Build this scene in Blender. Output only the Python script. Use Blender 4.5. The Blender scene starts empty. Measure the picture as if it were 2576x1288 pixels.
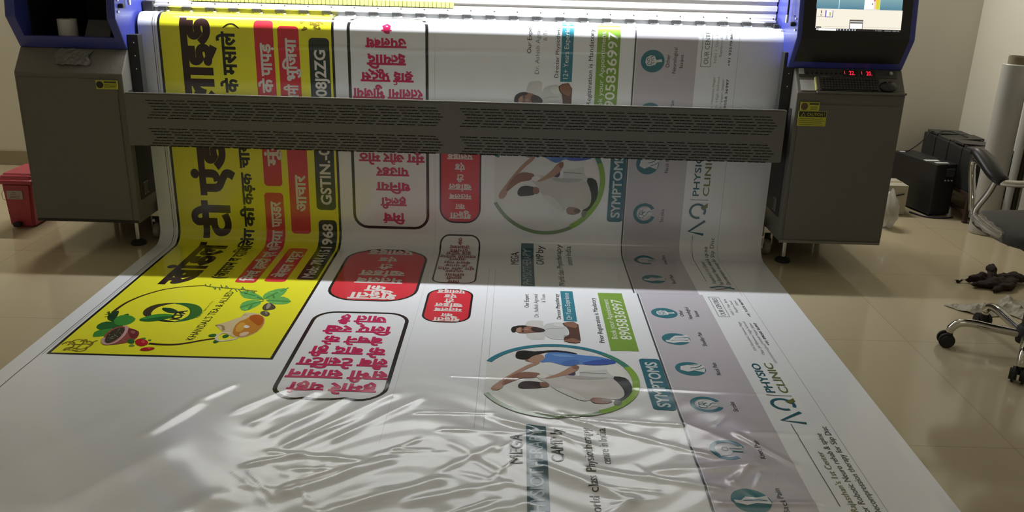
import bpy, bmesh, math, random
import numpy as np
from mathutils import Vector, Matrix
random.seed(7)
SC = bpy.context.scene
COL = SC.collection
PI = math.pi

# ---------------------------------------------------------------- camera, world, lights, exposure
F_PX, PCX, PCY, CAM_H = 2185.0, 1288.0, 644.0, 1.43
# rows = world axes X, Y, Z expressed in camera axes (right, down, forward)
ROT = np.array([[9.99634070e-01, 2.70493030e-02, 2.46105065e-04],
                [8.64618356e-03, -3.28122666e-01, 9.44595553e-01],
                [2.56314040e-02, -9.44247770e-01, -3.28236469e-01]])
cd = bpy.data.cameras.new('camera'); cam = bpy.data.objects.new('camera', cd); COL.objects.link(cam)
cd.sensor_width = 36.0; cd.sensor_fit = 'HORIZONTAL'; cd.lens = F_PX / 2576.0 * 36.0
cd.clip_start = 0.02; cd.clip_end = 60
M = Matrix.Identity(4)
for i in range(3):
    M[i][0] = ROT[i][0]; M[i][1] = -ROT[i][1]; M[i][2] = -ROT[i][2]
M[2][3] = CAM_H
cam.matrix_world = M
SC.camera = cam

W = bpy.data.worlds.new('world'); SC.world = W; W.use_nodes = True
W.node_tree.nodes['Background'].inputs[0].default_value = (1, 0.93, 0.8, 1)
W.node_tree.nodes['Background'].inputs[1].default_value = 0.02
SC.view_settings.view_transform = 'Standard'
SC.view_settings.look = 'None'
SC.view_settings.gamma = 1.0
SC.view_settings.use_curve_mapping = False
SC.view_settings.exposure = 0.0
try:
    SC.cycles.use_denoising = True
    SC.cycles.max_bounces = 6; SC.cycles.diffuse_bounces = 4; SC.cycles.glossy_bounces = 4
    SC.cycles.transmission_bounces = 4; SC.cycles.caustics_reflective = False; SC.cycles.caustics_refractive = False
except Exception: pass

def area(name, loc, rot, sx, sy, power, color):
    l = bpy.data.lights.new(name, 'AREA'); l.shape = 'RECTANGLE'; l.size = sx; l.size_y = sy
    l.energy = power; l.color = color
    o = bpy.data.objects.new(name, l); COL.objects.link(o); o.location = loc; o.rotation_euler = rot
    return o
# LED strip under the front edge of the printer hood: it lights the sheet, the beam and the floor in front of the machine
LED_Y, LED_Z = 4.225, 1.42
area('led_strip_light', (-0.27, LED_Y, LED_Z - .004), (math.radians(22), 0, 0), 2.86, 0.03, 57.0, (0.97, 0.985, 1.0))
# two tube lamps on the back wall; the left one added to brighten that side
TUBES, TUBE_Z = ((-2.35, 'left'), (1.45, 'right')), 2.35
for tx, side in TUBES:
    area('tube_lamp_light', (tx, 5.615, TUBE_Z), (math.radians(-58), 0, 0), 1.18, 0.05, 46.0 if side == 'right' else 44.0, (1.0, 0.97, 0.88))
# weak lamp added out of view on the front ceiling, for ambient light
area('ambient_fill_light', (0.9, -0.6, 2.78), (0, 0, 0), 1.2, 0.25, 4.0, (0.95, 0.975, 1.0))

# ---------------------------------------------------------------- materials
MATS = {}
def mat(name, col, rough=0.5, metal=0.0, spec=0.5, emit=None, es=1.0, bump=None, noise=None, trans=0.0, alpha=1.0, coat=0.0):
    if name in MATS: return MATS[name]
    m = bpy.data.materials.new(name); m.use_nodes = True
    nt = m.node_tree; b = nt.nodes['Principled BSDF']
    b.inputs['Base Color'].default_value = (*col, 1); b.inputs['Roughness'].default_value = rough
    b.inputs['Metallic'].default_value = metal; b.inputs['Specular IOR Level'].default_value = spec
    b.inputs['Transmission Weight'].default_value = trans; b.inputs['Alpha'].default_value = alpha
    b.inputs['Coat Weight'].default_value = coat
    if emit:
        b.inputs['Emission Color'].default_value = (*emit, 1); b.inputs['Emission Strength'].default_value = es
    if noise or bump:
        tc = nt.nodes.new('ShaderNodeTexCoord'); n = nt.nodes.new('ShaderNodeTexNoise')
        n.inputs['Scale'].default_value = (noise or bump)[0]; n.inputs['Detail'].default_value = 4
        nt.links.new(tc.outputs['Object'], n.inputs['Vector'])
    if noise:
        mx = nt.nodes.new('ShaderNodeMix'); mx.data_type = 'RGBA'
        k = noise[1]
        mx.inputs[6].default_value = (*[c * (1 - k) for c in col], 1); mx.inputs[7].default_value = (*[min(1, c * (1 + k)) for c in col], 1)
        nt.links.new(n.outputs['Fac'], mx.inputs[0]); nt.links.new(mx.outputs[2], b.inputs['Base Color'])
    if bump:
        bp = nt.nodes.new('ShaderNodeBump'); bp.inputs['Strength'].default_value = bump[1]; bp.inputs['Distance'].default_value = 0.01
        nt.links.new(n.outputs['Fac'], bp.inputs['Height']); nt.links.new(bp.outputs[0], b.inputs['Normal'])
    MATS[name] = m
    return m

def ink(c):
    """glossy flex-banner surface in the ink colour c, with the fine woven thread bump of the cloth"""
    key = 'flex_%02x%02x%02x' % tuple(int(round(x * 255)) for x in c)
    if key in MATS: return MATS[key]
    m = bpy.data.materials.new(key); m.use_nodes = True
    nt = m.node_tree; b = nt.nodes['Principled BSDF']
    b.inputs['Base Color'].default_value = (*c, 1); b.inputs['Roughness'].default_value = 0.17
    b.inputs['Specular IOR Level'].default_value = 0.85
    tc = nt.nodes.new('ShaderNodeTexCoord'); mp = nt.nodes.new('ShaderNodeMapping')
    w = nt.nodes.new('ShaderNodeTexWave'); w.wave_type = 'BANDS'; w.bands_direction = 'Y'
    w.inputs['Scale'].default_value = 85.0; w.inputs['Distortion'].default_value = 0.5; w.inputs['Detail'].default_value = 1
    nt.links.new(tc.outputs['Object'], mp.inputs[0]); nt.links.new(mp.outputs[0], w.inputs[0])
    bp = nt.nodes.new('ShaderNodeBump'); bp.inputs['Strength'].default_value = 0.15; bp.inputs['Distance'].default_value = 0.0004
    nt.links.new(w.outputs['Fac'], bp.inputs['Height']); nt.links.new(bp.outputs[0], b.inputs['Normal'])
    MATS[key] = m
    return m

# ---------------------------------------------------------------- object helpers
def tag(o, label=None, cat=None, group=None, kind=None):
    if label: o['label'] = label
    if cat: o['category'] = cat
    if group: o['group'] = group
    if kind: o['kind'] = kind
    return o
def empty(name, loc, label, cat, group=None, rz=0):
    o = bpy.data.objects.new(name, None); COL.objects.link(o); o.location = loc; o.rotation_euler = (0, 0, rz)
    o.empty_display_size = 0.1
    return tag(o, label, cat, group)
def link(name, me, m=None, parent=None, smooth=False, rel=True):
    """one mesh object; vertex coordinates are world coordinates unless rel is False"""
    if m is not None:
        for x in (m if isinstance(m, (list, tuple)) else [m]): me.materials.append(x)
    o = bpy.data.objects.new(name, me); COL.objects.link(o)
    if smooth:
        for p in me.polygons: p.use_smooth = True
    if parent is not None:
        o.parent = parent
        if rel:
            mw = Matrix.Identity(4); q = parent
            chain = []
            while q is not None: chain.append(q); q = q.parent
            for q in reversed(chain): mw = mw @ q.matrix_basis if q.parent is None else mw @ q.matrix_parent_inverse @ q.matrix_basis
            o.matrix_parent_inverse = mw.inverted()
    return o
class MB:
    """collects shapes into ONE mesh"""
    def __init__(s): s.bm = bmesh.new()
    def box(s, x0, x1, y0, y1, z0, z1, bev=0.0, mi=0, rot=None, piv=None):
        t = bmesh.new(); bmesh.ops.create_cube(t, size=1)
        for v in t.verts:
            v.co = Vector(((x0 + x1) / 2 + v.co.x * (x1 - x0), (y0 + y1) / 2 + v.co.y * (y1 - y0), (z0 + z1) / 2 + v.co.z * (z1 - z0)))
        if bev: bmesh.ops.bevel(t, geom=t.edges[:], offset=bev, segments=2, affect='EDGES', profile=0.5)
        if rot is not None:
            p = Vector(piv) if piv else Vector(((x0 + x1) / 2, (y0 + y1) / 2, (z0 + z1) / 2))
            bmesh.ops.rotate(t, verts=t.verts, cent=p, matrix=rot)
        return s._merge(t, mi)
    def prism(s, prof, x0, x1, bev=0.0, mi=0, axis='x'):
        """profile of (a, b) points extruded along an axis: x -> (y,z), y -> (x,z), z -> (x,y)"""
        t = bmesh.new()
        def P(a, b, c): return {'x': (c, a, b), 'y': (a, c, b), 'z': (a, b, c)}[axis]
        A = [t.verts.new(P(a, b, x0)) for a, b in prof]; B = [t.verts.new(P(a, b, x1)) for a, b in prof]
        n = len(prof)
        t.faces.new(A); t.faces.new(B[::-1])
        for i in range(n): t.faces.new((A[i], B[i], B[(i + 1) % n], A[(i + 1) % n]))
        bmesh.ops.recalc_face_normals(t, faces=t.faces)
        if bev: bmesh.ops.bevel(t, geom=t.edges[:], offset=bev, segments=2, affect='EDGES', profile=0.5)
        return s._merge(t, mi)
    def cyl(s, p0, p1, r0, r1=None, seg=20, mi=0, bev=0.0):
        p0, p1 = Vector(p0), Vector(p1); d = p1 - p0
        t = bmesh.new(); bmesh.ops.create_cone(t, cap_ends=True, segments=seg, radius1=r0, radius2=r0 if r1 is None else r1, depth=d.length)
        if bev: bmesh.ops.bevel(t, geom=[e for e in t.edges if len([f for f in e.link_faces if len(f.verts) > 4]) == 1], offset=bev, segments=2, affect='EDGES')
        bmesh.ops.transform(t, verts=t.verts, matrix=Matrix.Translation((p0 + p1) / 2) @ d.to_track_quat('Z', 'Y').to_matrix().to_4x4())
        return s._merge(t, mi)
    def sphere(s, c, r, sc=(1, 1, 1), seg=16, mi=0):
        t = bmesh.new(); bmesh.ops.create_uvsphere(t, u_segments=seg, v_segments=seg // 2 + 2, radius=r)
        for v in t.verts: v.co = Vector((v.co.x * sc[0], v.co.y * sc[1], v.co.z * sc[2])) + Vector(c)
        return s._merge(t, mi)
    def tube(s, pts, r, seg=10, mi=0, flat=1.0):
        """round pipe swept along points; r number or list; flat squashes the local up axis"""
        P = [Vector(p) for p in pts]; n = len(P); R = r if isinstance(r, (list, tuple)) else [r] * n
        t = bmesh.new(); rings = []; a = None
        for i in range(n):
            d = (P[min(i + 1, n - 1)] - P[max(i - 1, 0)]).normalized()
            if a is None:
                a = d.cross(Vector((0.013, 0.021, 1)))
                if a.length < 0.05: a = d.cross(Vector((0, 1, 0.02)))
            a = (a - d * a.dot(d)).normalized(); b = a.cross(d).normalized()
            rings.append([t.verts.new(P[i] + (a * math.cos(2 * PI * k / seg) + b * flat * math.sin(2 * PI * k / seg)) * R[i]) for k in range(seg)])
        for i in range(n - 1):
            for k in range(seg): t.faces.new((rings[i][k], rings[i][(k + 1) % seg], rings[i + 1][(k + 1) % seg], rings[i + 1][k]))
        t.faces.new(rings[0]); t.faces.new(rings[-1][::-1])
        bmesh.ops.recalc_face_normals(t, faces=t.faces)
        return s._merge(t, mi)
    def lathe(s, prof, c, seg=28, mi=0):
        t = bmesh.new(); rings = []
        for (r, z) in prof: rings.append([t.verts.new((c[0] + r * math.cos(2 * PI * k / seg), c[1] + r * math.sin(2 * PI * k / seg), c[2] + z)) for k in range(seg)])
        for i in range(len(prof) - 1):
            for k in range(seg): t.faces.new((rings[i][k], rings[i][(k + 1) % seg], rings[i + 1][(k + 1) % seg], rings[i + 1][k]))
        if prof[0][0] > 1e-6: t.faces.new(rings[0][::-1])
        if prof[-1][0] > 1e-6: t.faces.new(rings[-1])
        bmesh.ops.remove_doubles(t, verts=t.verts, dist=1e-6); bmesh.ops.recalc_face_normals(t, faces=t.faces)
        return s._merge(t, mi)
    def poly(s, pts, mi=0):
        t = bmesh.new(); t.faces.new([t.verts.new(p) for p in pts]); return s._merge(t, mi)
    def _merge(s, t, mi):
        for f in t.faces: f.material_index = mi
        me = bpy.data.meshes.new('tmp'); t.to_mesh(me); t.free(); s.bm.from_mesh(me); bpy.data.meshes.remove(me); return s
    def build(s, name, m=None, parent=None, smooth=None):
        me = bpy.data.meshes.new(name); s.bm.to_mesh(me); s.bm.free()
        o = link(name, me, m, parent)
        if smooth: 
            for p in me.polygons: p.use_smooth = True
            try: me.set_sharp_from_angle(angle=math.radians(smooth))
            except Exception: pass
        return o
def catmull(pts, n=8):
    P = [Vector(p) for p in pts]; P = [P[0] * 2 - P[1]] + P + [P[-1] * 2 - P[-2]]; out = []
    for i in range(1, len(P) - 2):
        for k in range(n):
            t = k / n; a, b, c, d = P[i - 1], P[i], P[i + 1], P[i + 2]
            out.append(0.5 * ((2 * b) + (c - a) * t + (2 * a - 5 * b + 4 * c - d) * t * t + (3 * b - a - 3 * c + d) * t ** 3))
    out.append(P[-2]); return out
# ---------------------------------------------------------------- the room
XL, XR, YB, YF, ZC = -4.3, 2.93, 5.72, -2.2, 2.85
wallm = mat('cream_wall_paint', (0.70, 0.67, 0.58), 0.55, noise=(3.0, 0.05), bump=(160, 0.05))
def floor_mat():
    m = bpy.data.materials.new('polished_beige_tile'); m.use_nodes = True
    nt = m.node_tree; b = nt.nodes['Principled BSDF']; L = nt.links
    tc = nt.nodes.new('ShaderNodeTexCoord')
    br = nt.nodes.new('ShaderNodeTexBrick'); br.offset = 0; br.squash = 1
    br.inputs['Scale'].default_value = 1.0; br.inputs['Brick Width'].default_value = 0.8; br.inputs['Row Height'].default_value = 0.8
    br.inputs['Mortar Size'].default_value = 0.0016; br.inputs['Mortar Smooth'].default_value = 0.3; br.inputs['Bias'].default_value = 0
    br.inputs['Color1'].default_value = (0.47, 0.405, 0.275, 1); br.inputs['Color2'].default_value = (0.455, 0.39, 0.262, 1)
    br.inputs['Mortar'].default_value = (0.31, 0.26, 0.175, 1)
    n = nt.nodes.new('ShaderNodeTexNoise'); n.inputs['Scale'].default_value = 2.3; n.inputs['Detail'].default_value = 5
    mx = nt.nodes.new('ShaderNodeMix'); mx.data_type = 'RGBA'; mx.blend_type = 'MULTIPLY'; mx.inputs[0].default_value = 0.35
    rp = nt.nodes.new('ShaderNodeValToRGB'); rp.color_ramp.elements[0].color = (0.78, 0.76, 0.72, 1); rp.color_ramp.elements[1].color = (1.1, 1.08, 1.05, 1)
    L.new(tc.outputs['Object'], br.inputs['Vector']); L.new(tc.outputs['Object'], n.inputs['Vector'])
    L.new(n.outputs['Fac'], rp.inputs[0]); L.new(br.outputs['Color'], mx.inputs[6]); L.new(rp.outputs[0], mx.inputs[7])
    L.new(mx.outputs[2], b.inputs['Base Color'])
    b.inputs['Roughness'].default_value = 0.11; b.inputs['Specular IOR Level'].default_value = 0.5
    return m
def struct(name, mb, m): return tag(mb.build(name, m), kind='structure')
struct('floor', MB().box(XL - .1, XR + .1, YF - .1, YB + .1, -0.1, 0), floor_mat())
struct('ceiling', MB().box(XL - .1, XR + .1, YF - .1, YB + .1, ZC, ZC + .1), mat('white_ceiling', (0.72, 0.69, 0.61), 0.8))
struct('wall_back', MB().box(XL - .1, XR + .1, YB, YB + .1, 0, ZC), wallm)
struct('wall_right', MB().box(XR, XR + .1, YF, YB, 0, ZC), wallm)
struct('wall_left', MB().box(XL - .1, XL, YF, YB, 0, ZC), wallm)
struct('wall_front', MB().box(XL - .1, XR + .1, YF - .1, YF, 0, ZC), wallm)
skm = mat('beige_skirting_tile', (0.33, 0.28, 0.19), 0.18, noise=(6, 0.08))
struct('baseboard_back', MB().box(XL, XR, YB - .012, YB, 0, 0.10, 0.003), skm)
struct('baseboard_right', MB().box(XR - .012, XR, YF, YB - .012, 0, 0.10, 0.003), skm)
struct('baseboard_left', MB().box(XL, XL + .012, YF, YB - .012, 0, 0.10, 0.003), skm)
# the lamps themselves
whm = mat('white_lamp_metal', (0.75, 0.75, 0.73), 0.4)
tubem = mat('lit_tube_glass', (1, 1, 1), 0.4, emit=(1.0, 0.965, 0.86), es=6.0)
for tx, side in TUBES:
    t = empty('tube_lamp', (tx, YB, TUBE_Z), 'lit white tube lamp on the back wall behind the printer, the %s of the two, left one added for brightness' % side, 'lamp', 'tube lamps on the back wall')
    MB().box(tx - .61, tx + .61, YB - .05, YB, TUBE_Z + .01, TUBE_Z + .06, .006).build('batten', whm, t)
    MB().cyl((tx - .59, YB - .075, TUBE_Z + .03), (tx + .59, YB - .075, TUBE_Z + .03), .014).build('tube', tubem, t, 40)
    for s in (-1, 1): MB().box(tx + s * .60 - .012, tx + s * .60 + .012, YB - .095, YB - .04, TUBE_Z + .005, TUBE_Z + .055, .004).build('lamp_holder', whm, t)
t = empty('added_ceiling_lamp', (0.9, -0.6, ZC), 'flat white lamp added out of view on the front ceiling for ambient light', 'lamp')
MB().box(0.25, 1.55, -.75, -.45, ZC - .05, ZC, .01).build('housing', whm, t)
MB().box(0.27, 1.53, -.73, -.47, ZC - .056, ZC - .049, .002).build('diffuser', mat('lit_diffuser', (1, 1, 1), .5, emit=(1.0, .9, .72), es=1.5), t)
# ---------------------------------------------------------------- the printed flex banner: surface
YS, ZT, RT, RB = 4.19, 1.06, 0.064, 0.08     # hanging plane, tangent heights, radii of the upper and lower bends
VB = ZT - RB                                  # v: length along the sheet, 0 at the front of the upper bend, growing downwards and forwards
VF = VB + RB * PI / 2
UL, UR = -1.785, 1.262
V0, V1 = -0.285, VF + (YS - RB - 0.75)
RID = []          # creases of the sheet where it lies on the floor: (x, y, direction, length, width, height)
rr = random.Random(11)
for (ax, ay, bx, by, w, a) in [(-.76, 2.64, -.87, 2.50, .018, .004), (-.66, 2.62, -.80, 2.42, .020, .005), (-.55, 2.58, -.72, 2.36, .022, .006),
        (-.40, 2.62, -.66, 2.30, .022, .007), (-.30, 2.60, -.52, 2.34, .018, .005), (-1.02, 2.52, -1.10, 2.34, .022, .004), (-.95, 2.66, -1.02, 2.56, .018, .003),
        (-.29, 2.51, -.05, 2.52, .010, .0035), (-.20, 2.40, .15, 2.40, .012, .003), (-.05, 2.50, .25, 2.34, .018, .005), (.18, 2.50, .55, 2.47, .010, .004),
        (.10, 2.53, .26, 2.46, .012, .004), (.20, 2.48, .62, 2.30, .014, .0035), (.45, 2.20, .75, 2.25, .02, .004), (.25, 2.20, .60, 2.12, .014, .004),
        (-.35, 2.22, -.60, 2.05, .022, .006), (-.20, 2.12, -.45, 1.98, .022, .006), (.0, 2.12, -.25, 2.02, .018, .004), (-.70, 2.25, -.45, 2.22, .014, .004),
        (-.75, 2.18, -.62, 2.24, .012, .004), (.05, 2.02, -.18, 1.90, .022, .006), (.12, 2.20, .35, 2.05, .018, .005), (-.05, 2.30, -.18, 2.18, .016, .004),
        (.74, 2.42, .86, 2.26, .014, .005), (.60, 2.05, .86, 2.06, .012, .005), (.45, 2.72, .90, 2.70, .010, .0022), (-.20, 2.78, .05, 2.77, .008, .0016),
        (.35, 2.05, .15, 1.85, .02, .006), (.75, 2.28, .66, 2.16, .012, .004), (-1.25, 2.4, -1.38, 2.2, .05, .004), (-1.05, 2.2, -1.25, 1.9, .06, .006), (-.8, 2.0, -1.0, 1.75, .05, .006)]:
    RID.append((ax, ay, bx, by, w, a))
for k in range(46):
    ax = rr.uniform(-.75, .85); ay = rr.uniform(1.7, 2.5); an = rr.choice([rr.uniform(.5, 1.1), rr.uniform(-.35, .35), rr.uniform(2.1, 2.7)])
    l = rr.uniform(.06, .22); RID.append((ax, ay, ax + l * math.cos(an), ay + l * math.sin(an), rr.uniform(.006, .014), rr.uniform(.0008, .0026)))
def smooth(a, b, x):
    t = np.clip((x - a) / (b - a), 0, 1); return t * t * (3 - 2 * t)
def wrinkle(x, y):
    A = smooth(2.95, 2.35, y); B = smooth(3.5, 2.9, y)
    h = 0.0012 * B * (1 + np.sin(3.1 * x + 2.1 * y + .4) * np.sin(5.3 * y - 1.7 * x))
    h = h + A * (0.0028 * (1 + np.sin(17 * y + 4.0 * x + 1.5 * np.sin(5 * x))) * (.55 + .45 * np.sin(3.3 * x + 1)) * smooth(1.2, .9, x)
                 + 0.0012 * (1 + np.sin(23 * x + 16 * y + 2 * np.sin(7 * y + 2 * x))) * smooth(1.1, .7, x)
                 + 0.0007 * (1 + np.sin(61 * y + 9 * np.sin(6 * x) + 5 * x)) * smooth(-1.0, -.6, x) * smooth(.95, .7, x))
    for (ax, ay, bx, by, w, a) in RID:
        dx, dy = bx - ax, by - ay; L = math.hypot(dx, dy); dx /= L; dy /= L
        s = ((x - ax) * dx + (y - ay) * dy) / L; d = -(x - ax) * dy + (y - ay) * dx
        e = np.where(s < 0, s * L / (w * 1.5), np.where(s > 1, (s - 1) * L / (w * 1.5), 0))
        h = h + a * np.exp(-(d / w) ** 2 - e ** 2)
    edge = smooth(UL, UL + .05, x) * smooth(UR, UR - .05, x)
    return h * (.25 + .75 * edge)
def surf0(u, v):
    u = np.asarray(u, float); v = np.asarray(v, float)
    a = np.clip(-v / RT, 0, PI / 2); back = np.clip(-v - RT * PI / 2, 0, None)
    t = np.clip((v - VB) / RB, 0, PI / 2); fl = np.clip(v - VF, 0, None)
    y = np.where(v < 0, YS + RT - RT * np.cos(a) + back, np.where(v < VB, YS, YS - RB + RB * np.cos(t) - fl))
    z = np.where(v < 0, ZT + RT * np.sin(a), np.where(v < VB, ZT - v, RB - RB * np.sin(t)))
    z = z + .004 + np.where(v > VF, wrinkle(u, y), 0)
    y = y - np.where((v > 0) & (v < VB), 0.004 * np.sin(np.clip(v / VB, 0, 1) * PI) * (1 + np.sin(2.3 * u + .6)), 0)
    y = y - 0.0035 * np.exp(-((v - .075 - .004 * np.sin(9 * u)) / .012) ** 2) * smooth(-1.45, -1.2, u) * smooth(.9, .3, u)
    return np.stack([u, y, z], -1)
def surf(u, v, off=0.0):
    e = 0.004
    p = surf0(u, v)
    du = surf0(np.asarray(u) + e, v) - surf0(np.asarray(u) - e, v); dv = surf0(u, np.asarray(v) + e) - surf0(u, np.asarray(v) - e)
    n = np.cross(dv, du); n = n / np.linalg.norm(n, axis=-1, keepdims=True)
    return p + n * np.asarray(off)[..., None] if np.ndim(off) else p + n * off, n
def mesh_on_sheet(name, U, V, OFF, faces, mids, cols, parent):
    OFF = np.array(OFF, float); OFF = np.where(OFF > 0, OFF * (1 + .15 * smooth(VF + .8, VF + 1.2, np.array(V))) + .00025 * smooth(VF + .8, VF + 1.2, np.array(V)), 0)
    P, N = surf(np.array(U), np.array(V), OFF)
    U, V = np.array(U), np.array(V)
    out = []
    for f in faces:
        s = 0
        for i in range(len(f)):
            a, b = f[i], f[(i + 1) % len(f)]; s += U[a] * -V[b] - U[b] * -V[a]
        out.append(f if s > 0 else tuple(reversed(f)))
    me = bpy.data.meshes.new(name)
    me.from_pydata([tuple(p) for p in P], [], out)
    for c in cols: me.materials.append(ink(c))
    me.polygons.foreach_set('material_index', mids); me.polygons.foreach_set('use_smooth', [True] * len(out))
    me.update()
    me.normals_split_custom_set_from_vertices([tuple(n) for n in N])
    return link(name, me, None, parent)

# px -> (u, v): where the sheet's flat shape lies under a line of sight, used to measure the printed artwork
def _ray(px, py):
    return ROT @ np.array([px - PCX, py - PCY, F_PX])
def uv(px, py):
    d = _ray(px, py)
    t = YS / d[1]; x, z = t * d[0], CAM_H + t * d[2]
    if z >= RB: return x, ZT - z
    t = -CAM_H / d[2]; x, y = t * d[0], t * d[1]
    if y <= YS - RB: return x, VF + (YS - RB - y)
    best = None
    for k in range(61):
        a = k / 60 * PI / 2; yy = YS - RB + RB * math.cos(a); zz = RB - RB * math.sin(a)
        t = yy / d[1]; e = abs(CAM_H + t * d[2] - zz)
        if best is None or e < best[0]: best = (e, t * d[0], VB + RB * a)
    return best[1], best[2]

# the sheet itself
us = np.concatenate([np.linspace(UL, -1.25, 28)[:-1], np.linspace(-1.25, 1.0, 301)[:-1], np.linspace(1.0, UR, 16)])
vs = np.concatenate([np.linspace(V0, -.12, 6)[:-1], np.linspace(-.12, 0, 13)[:-1], np.linspace(0, .15, 31)[:-1], np.linspace(.15, VB, 30)[:-1], np.linspace(VB, VF, 13)[:-1], np.linspace(VF, VF + 1.0, 50)[:-1], np.linspace(VF + 1.0, VF + 2.6, 214)[:-1], np.linspace(VF + 2.6, V1, 40)])
G = np.meshgrid(us, vs); nu, nv = len(us), len(vs)
fc = [(j * nu + i, j * nu + i + 1, (j + 1) * nu + i + 1, (j + 1) * nu + i) for j in range(nv - 1) for i in range(nu - 1)]
WHITE = (0.78, 0.81, 0.86)
banner = mesh_on_sheet('printed_banner', G[0].ravel(), G[1].ravel(), np.zeros(nu * nv), fc, [0] * len(fc), [WHITE], None)
tag(banner, 'long white glossy flex sheet with adverts, running from the printer down onto the floor', 'banner')

# ---------------------------------------------------------------- printed artwork
LAYER = 0.0004
class Art:
    """flat shapes in sheet coordinates (u, v); every shape is cut finely so that it follows the sheet"""
    def __init__(s): s.U, s.V, s.O, s.F, s.M, s.C = [], [], [], [], [], []; s.du = s.dv = 0.0; s.k = 0; s.vmap = None
    def _ci(s, c):
        if c not in s.C: s.C.append(c)
        return s.C.index(c)
    def add(s, verts, faces, c, layer):
        bm = bmesh.new()
        s.k += 1; zz = [p[2] * LAYER * .5 if len(p) > 2 else 0.0 for p in verts]
        vv = [bm.verts.new((p[0] + s.du, s.vmap(p[1]) if s.vmap else p[1] + s.dv, z)) for p, z in zip(verts, zz)]
        for f in faces:
            try: bm.faces.new([vv[i] for i in f])
            except ValueError: pass
        bmesh.ops.triangulate(bm, faces=bm.faces[:])
        def cut(axis, x, clear=0):
            g = bm.verts[:] + bm.edges[:] + bm.faces[:]
            no = (1, 0, 0) if axis == 0 else (0, 1, 0)
            bmesh.ops.bisect_plane(bm, geom=g, dist=1e-6, plane_co=(x, x, 0), plane_no=no, clear_inner=clear == 1, clear_outer=clear == 2)
        ys = [v.co.y for v in bm.verts]
        if min(ys) < V0 + .01: cut(1, V0 + .01, 1)
        if max(ys) > V1 - .01: cut(1, V1 - .01, 2)
        if not bm.verts: bm.free(); return s
        ys = [v.co.y for v in bm.verts]; xs = [v.co.x for v in bm.verts]
        y0, y1, x0, x1 = min(ys), max(ys), min(xs), max(xs)
        for k in vs:
            if y0 + 1e-4 < k < y1 - 1e-4: cut(1, k)
        fine = y1 > VF + .9
        for i, k in enumerate(us):
            if x0 + 1e-4 < k < x1 - 1e-4 and (fine or i % 10 == 0): cut(0, k)
        b0 = len(s.U)
        bm.verts.index_update()
        for v in bm.verts: s.U.append(v.co.x); s.V.append(v.co.y); s.O.append(LAYER * (layer + .06 * (s.k % 6)) + v.co.z)
        ci = s._ci(c)
        for f in bm.faces:
            if f.calc_area() > 1e-9: s.F.append(tuple(b0 + v.index for v in f.verts)); s.M.append(ci)
        bm.free(); return s
    def poly(s, pts, c, layer=1): return s.add(pts, [tuple(range(len(pts)))], c, layer)
    def px(s, pts, c, layer=1, base=(0, 0), k=1.0): return s.poly([uv(base[0] + x / k, base[1] + y / k) for x, y in rounded(pts)], c, layer)
    def rect(s, u0, u1, v0, v1, c, layer=1, r=0.0):
        return s.poly(rrect(u0, u1, v0, v1, r), c, layer)
    def frame(s, u0, u1, v0, v1, w, r, c, layer=1):
        A = rrect(u0, u1, v0, v1, r); B = rrect(u0 + w, u1 - w, v0 + w, v1 - w, max(r - w, 1e-4)); n = len(A)
        return s.add(A + B, [(i, (i + 1) % n, n + (i + 1) % n, n + i) for i in range(n)], c, layer)
    def ring(s, u, v, r0, r1, c, layer=1, a0=0, a1=360, n=48, su=1.0, sv=1.0):
        V = []; N = max(4, int(n * abs(a1 - a0) / 360))
        for i in range(N + 1):
            a = math.radians(a0 + (a1 - a0) * i / N)
            for r in (r0, r1): V.append((u + r * su * math.cos(a), v + r * sv * math.sin(a)))
        return s.add(V, [(2 * i, 2 * i + 1, 2 * i + 3, 2 * i + 2) for i in range(N)], c, layer)
    def disc(s, u, v, ru, rv, c, layer=1, n=32): return s.poly([(u + ru * math.cos(2 * PI * i / n), v + rv * math.sin(2 * PI * i / n)) for i in range(n)], c, layer)
    def stroke(s, pts, w, c, layer=1, sm=True):
        P = [Vector((a, b)) for a, b in pts]
        if sm and len(P) > 2: P = [Vector(p[:2]) for p in catmull([(p.x, p.y, 0) for p in P], 5)]
        n = len(P); V = []
        for i in range(n):
            d = P[min(i + 1, n - 1)] - P[max(i - 1, 0)]; d = d.normalized() if d.length > 1e-9 else Vector((1, 0))
            ww = w(i / (n - 1)) if callable(w) else w; q = Vector((-d.y, d.x)) * ww / 2
            V += [tuple(P[i] + q), tuple(P[i] - q)]
        return s.add(V, [(2 * i, 2 * i + 1, 2 * i + 3, 2 * i + 2) for i in range(n - 1)], c, layer)
    def pxs(s, pts, w, c, layer=1, base=(0, 0), k=1.0, sm=True): return s.stroke([uv(base[0] + x / k, base[1] + y / k) for x, y in pts], w, c, layer, sm)
    def up(s, text, v0, v1, ub, h, c, layer=2, bold=0.0, dev=False, uh=None):
        """text running away up the sheet from v0 to v1, its base line at u = ub, letter height h to the left"""
        V, F = word(text, bold); x0, x1 = min(p[0] for p in V), max(p[0] for p in V); H = DEV_H if dev else LAT_H
        return s.add([(ub - p[1] / H * h, v0 + (p[0] - x0) / (x1 - x0) * (v1 - v0), p[2]) for p in V], F, c, layer)
    def flip(s, text, u0, u1, vb, vh, c, layer=2, bold=0.0):
        """text standing on its head: reads from u1 to u0; base line at vb, head line at vh"""
        V, F = word(text, bold); x0, x1 = min(p[0] for p in V), max(p[0] for p in V)
        return s.add([(u1 + (p[0] - x0) / (x1 - x0) * (u0 - u1), vb + p[1] / DEV_H * (vh - vb), p[2]) for p in V], F, c, layer)
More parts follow.
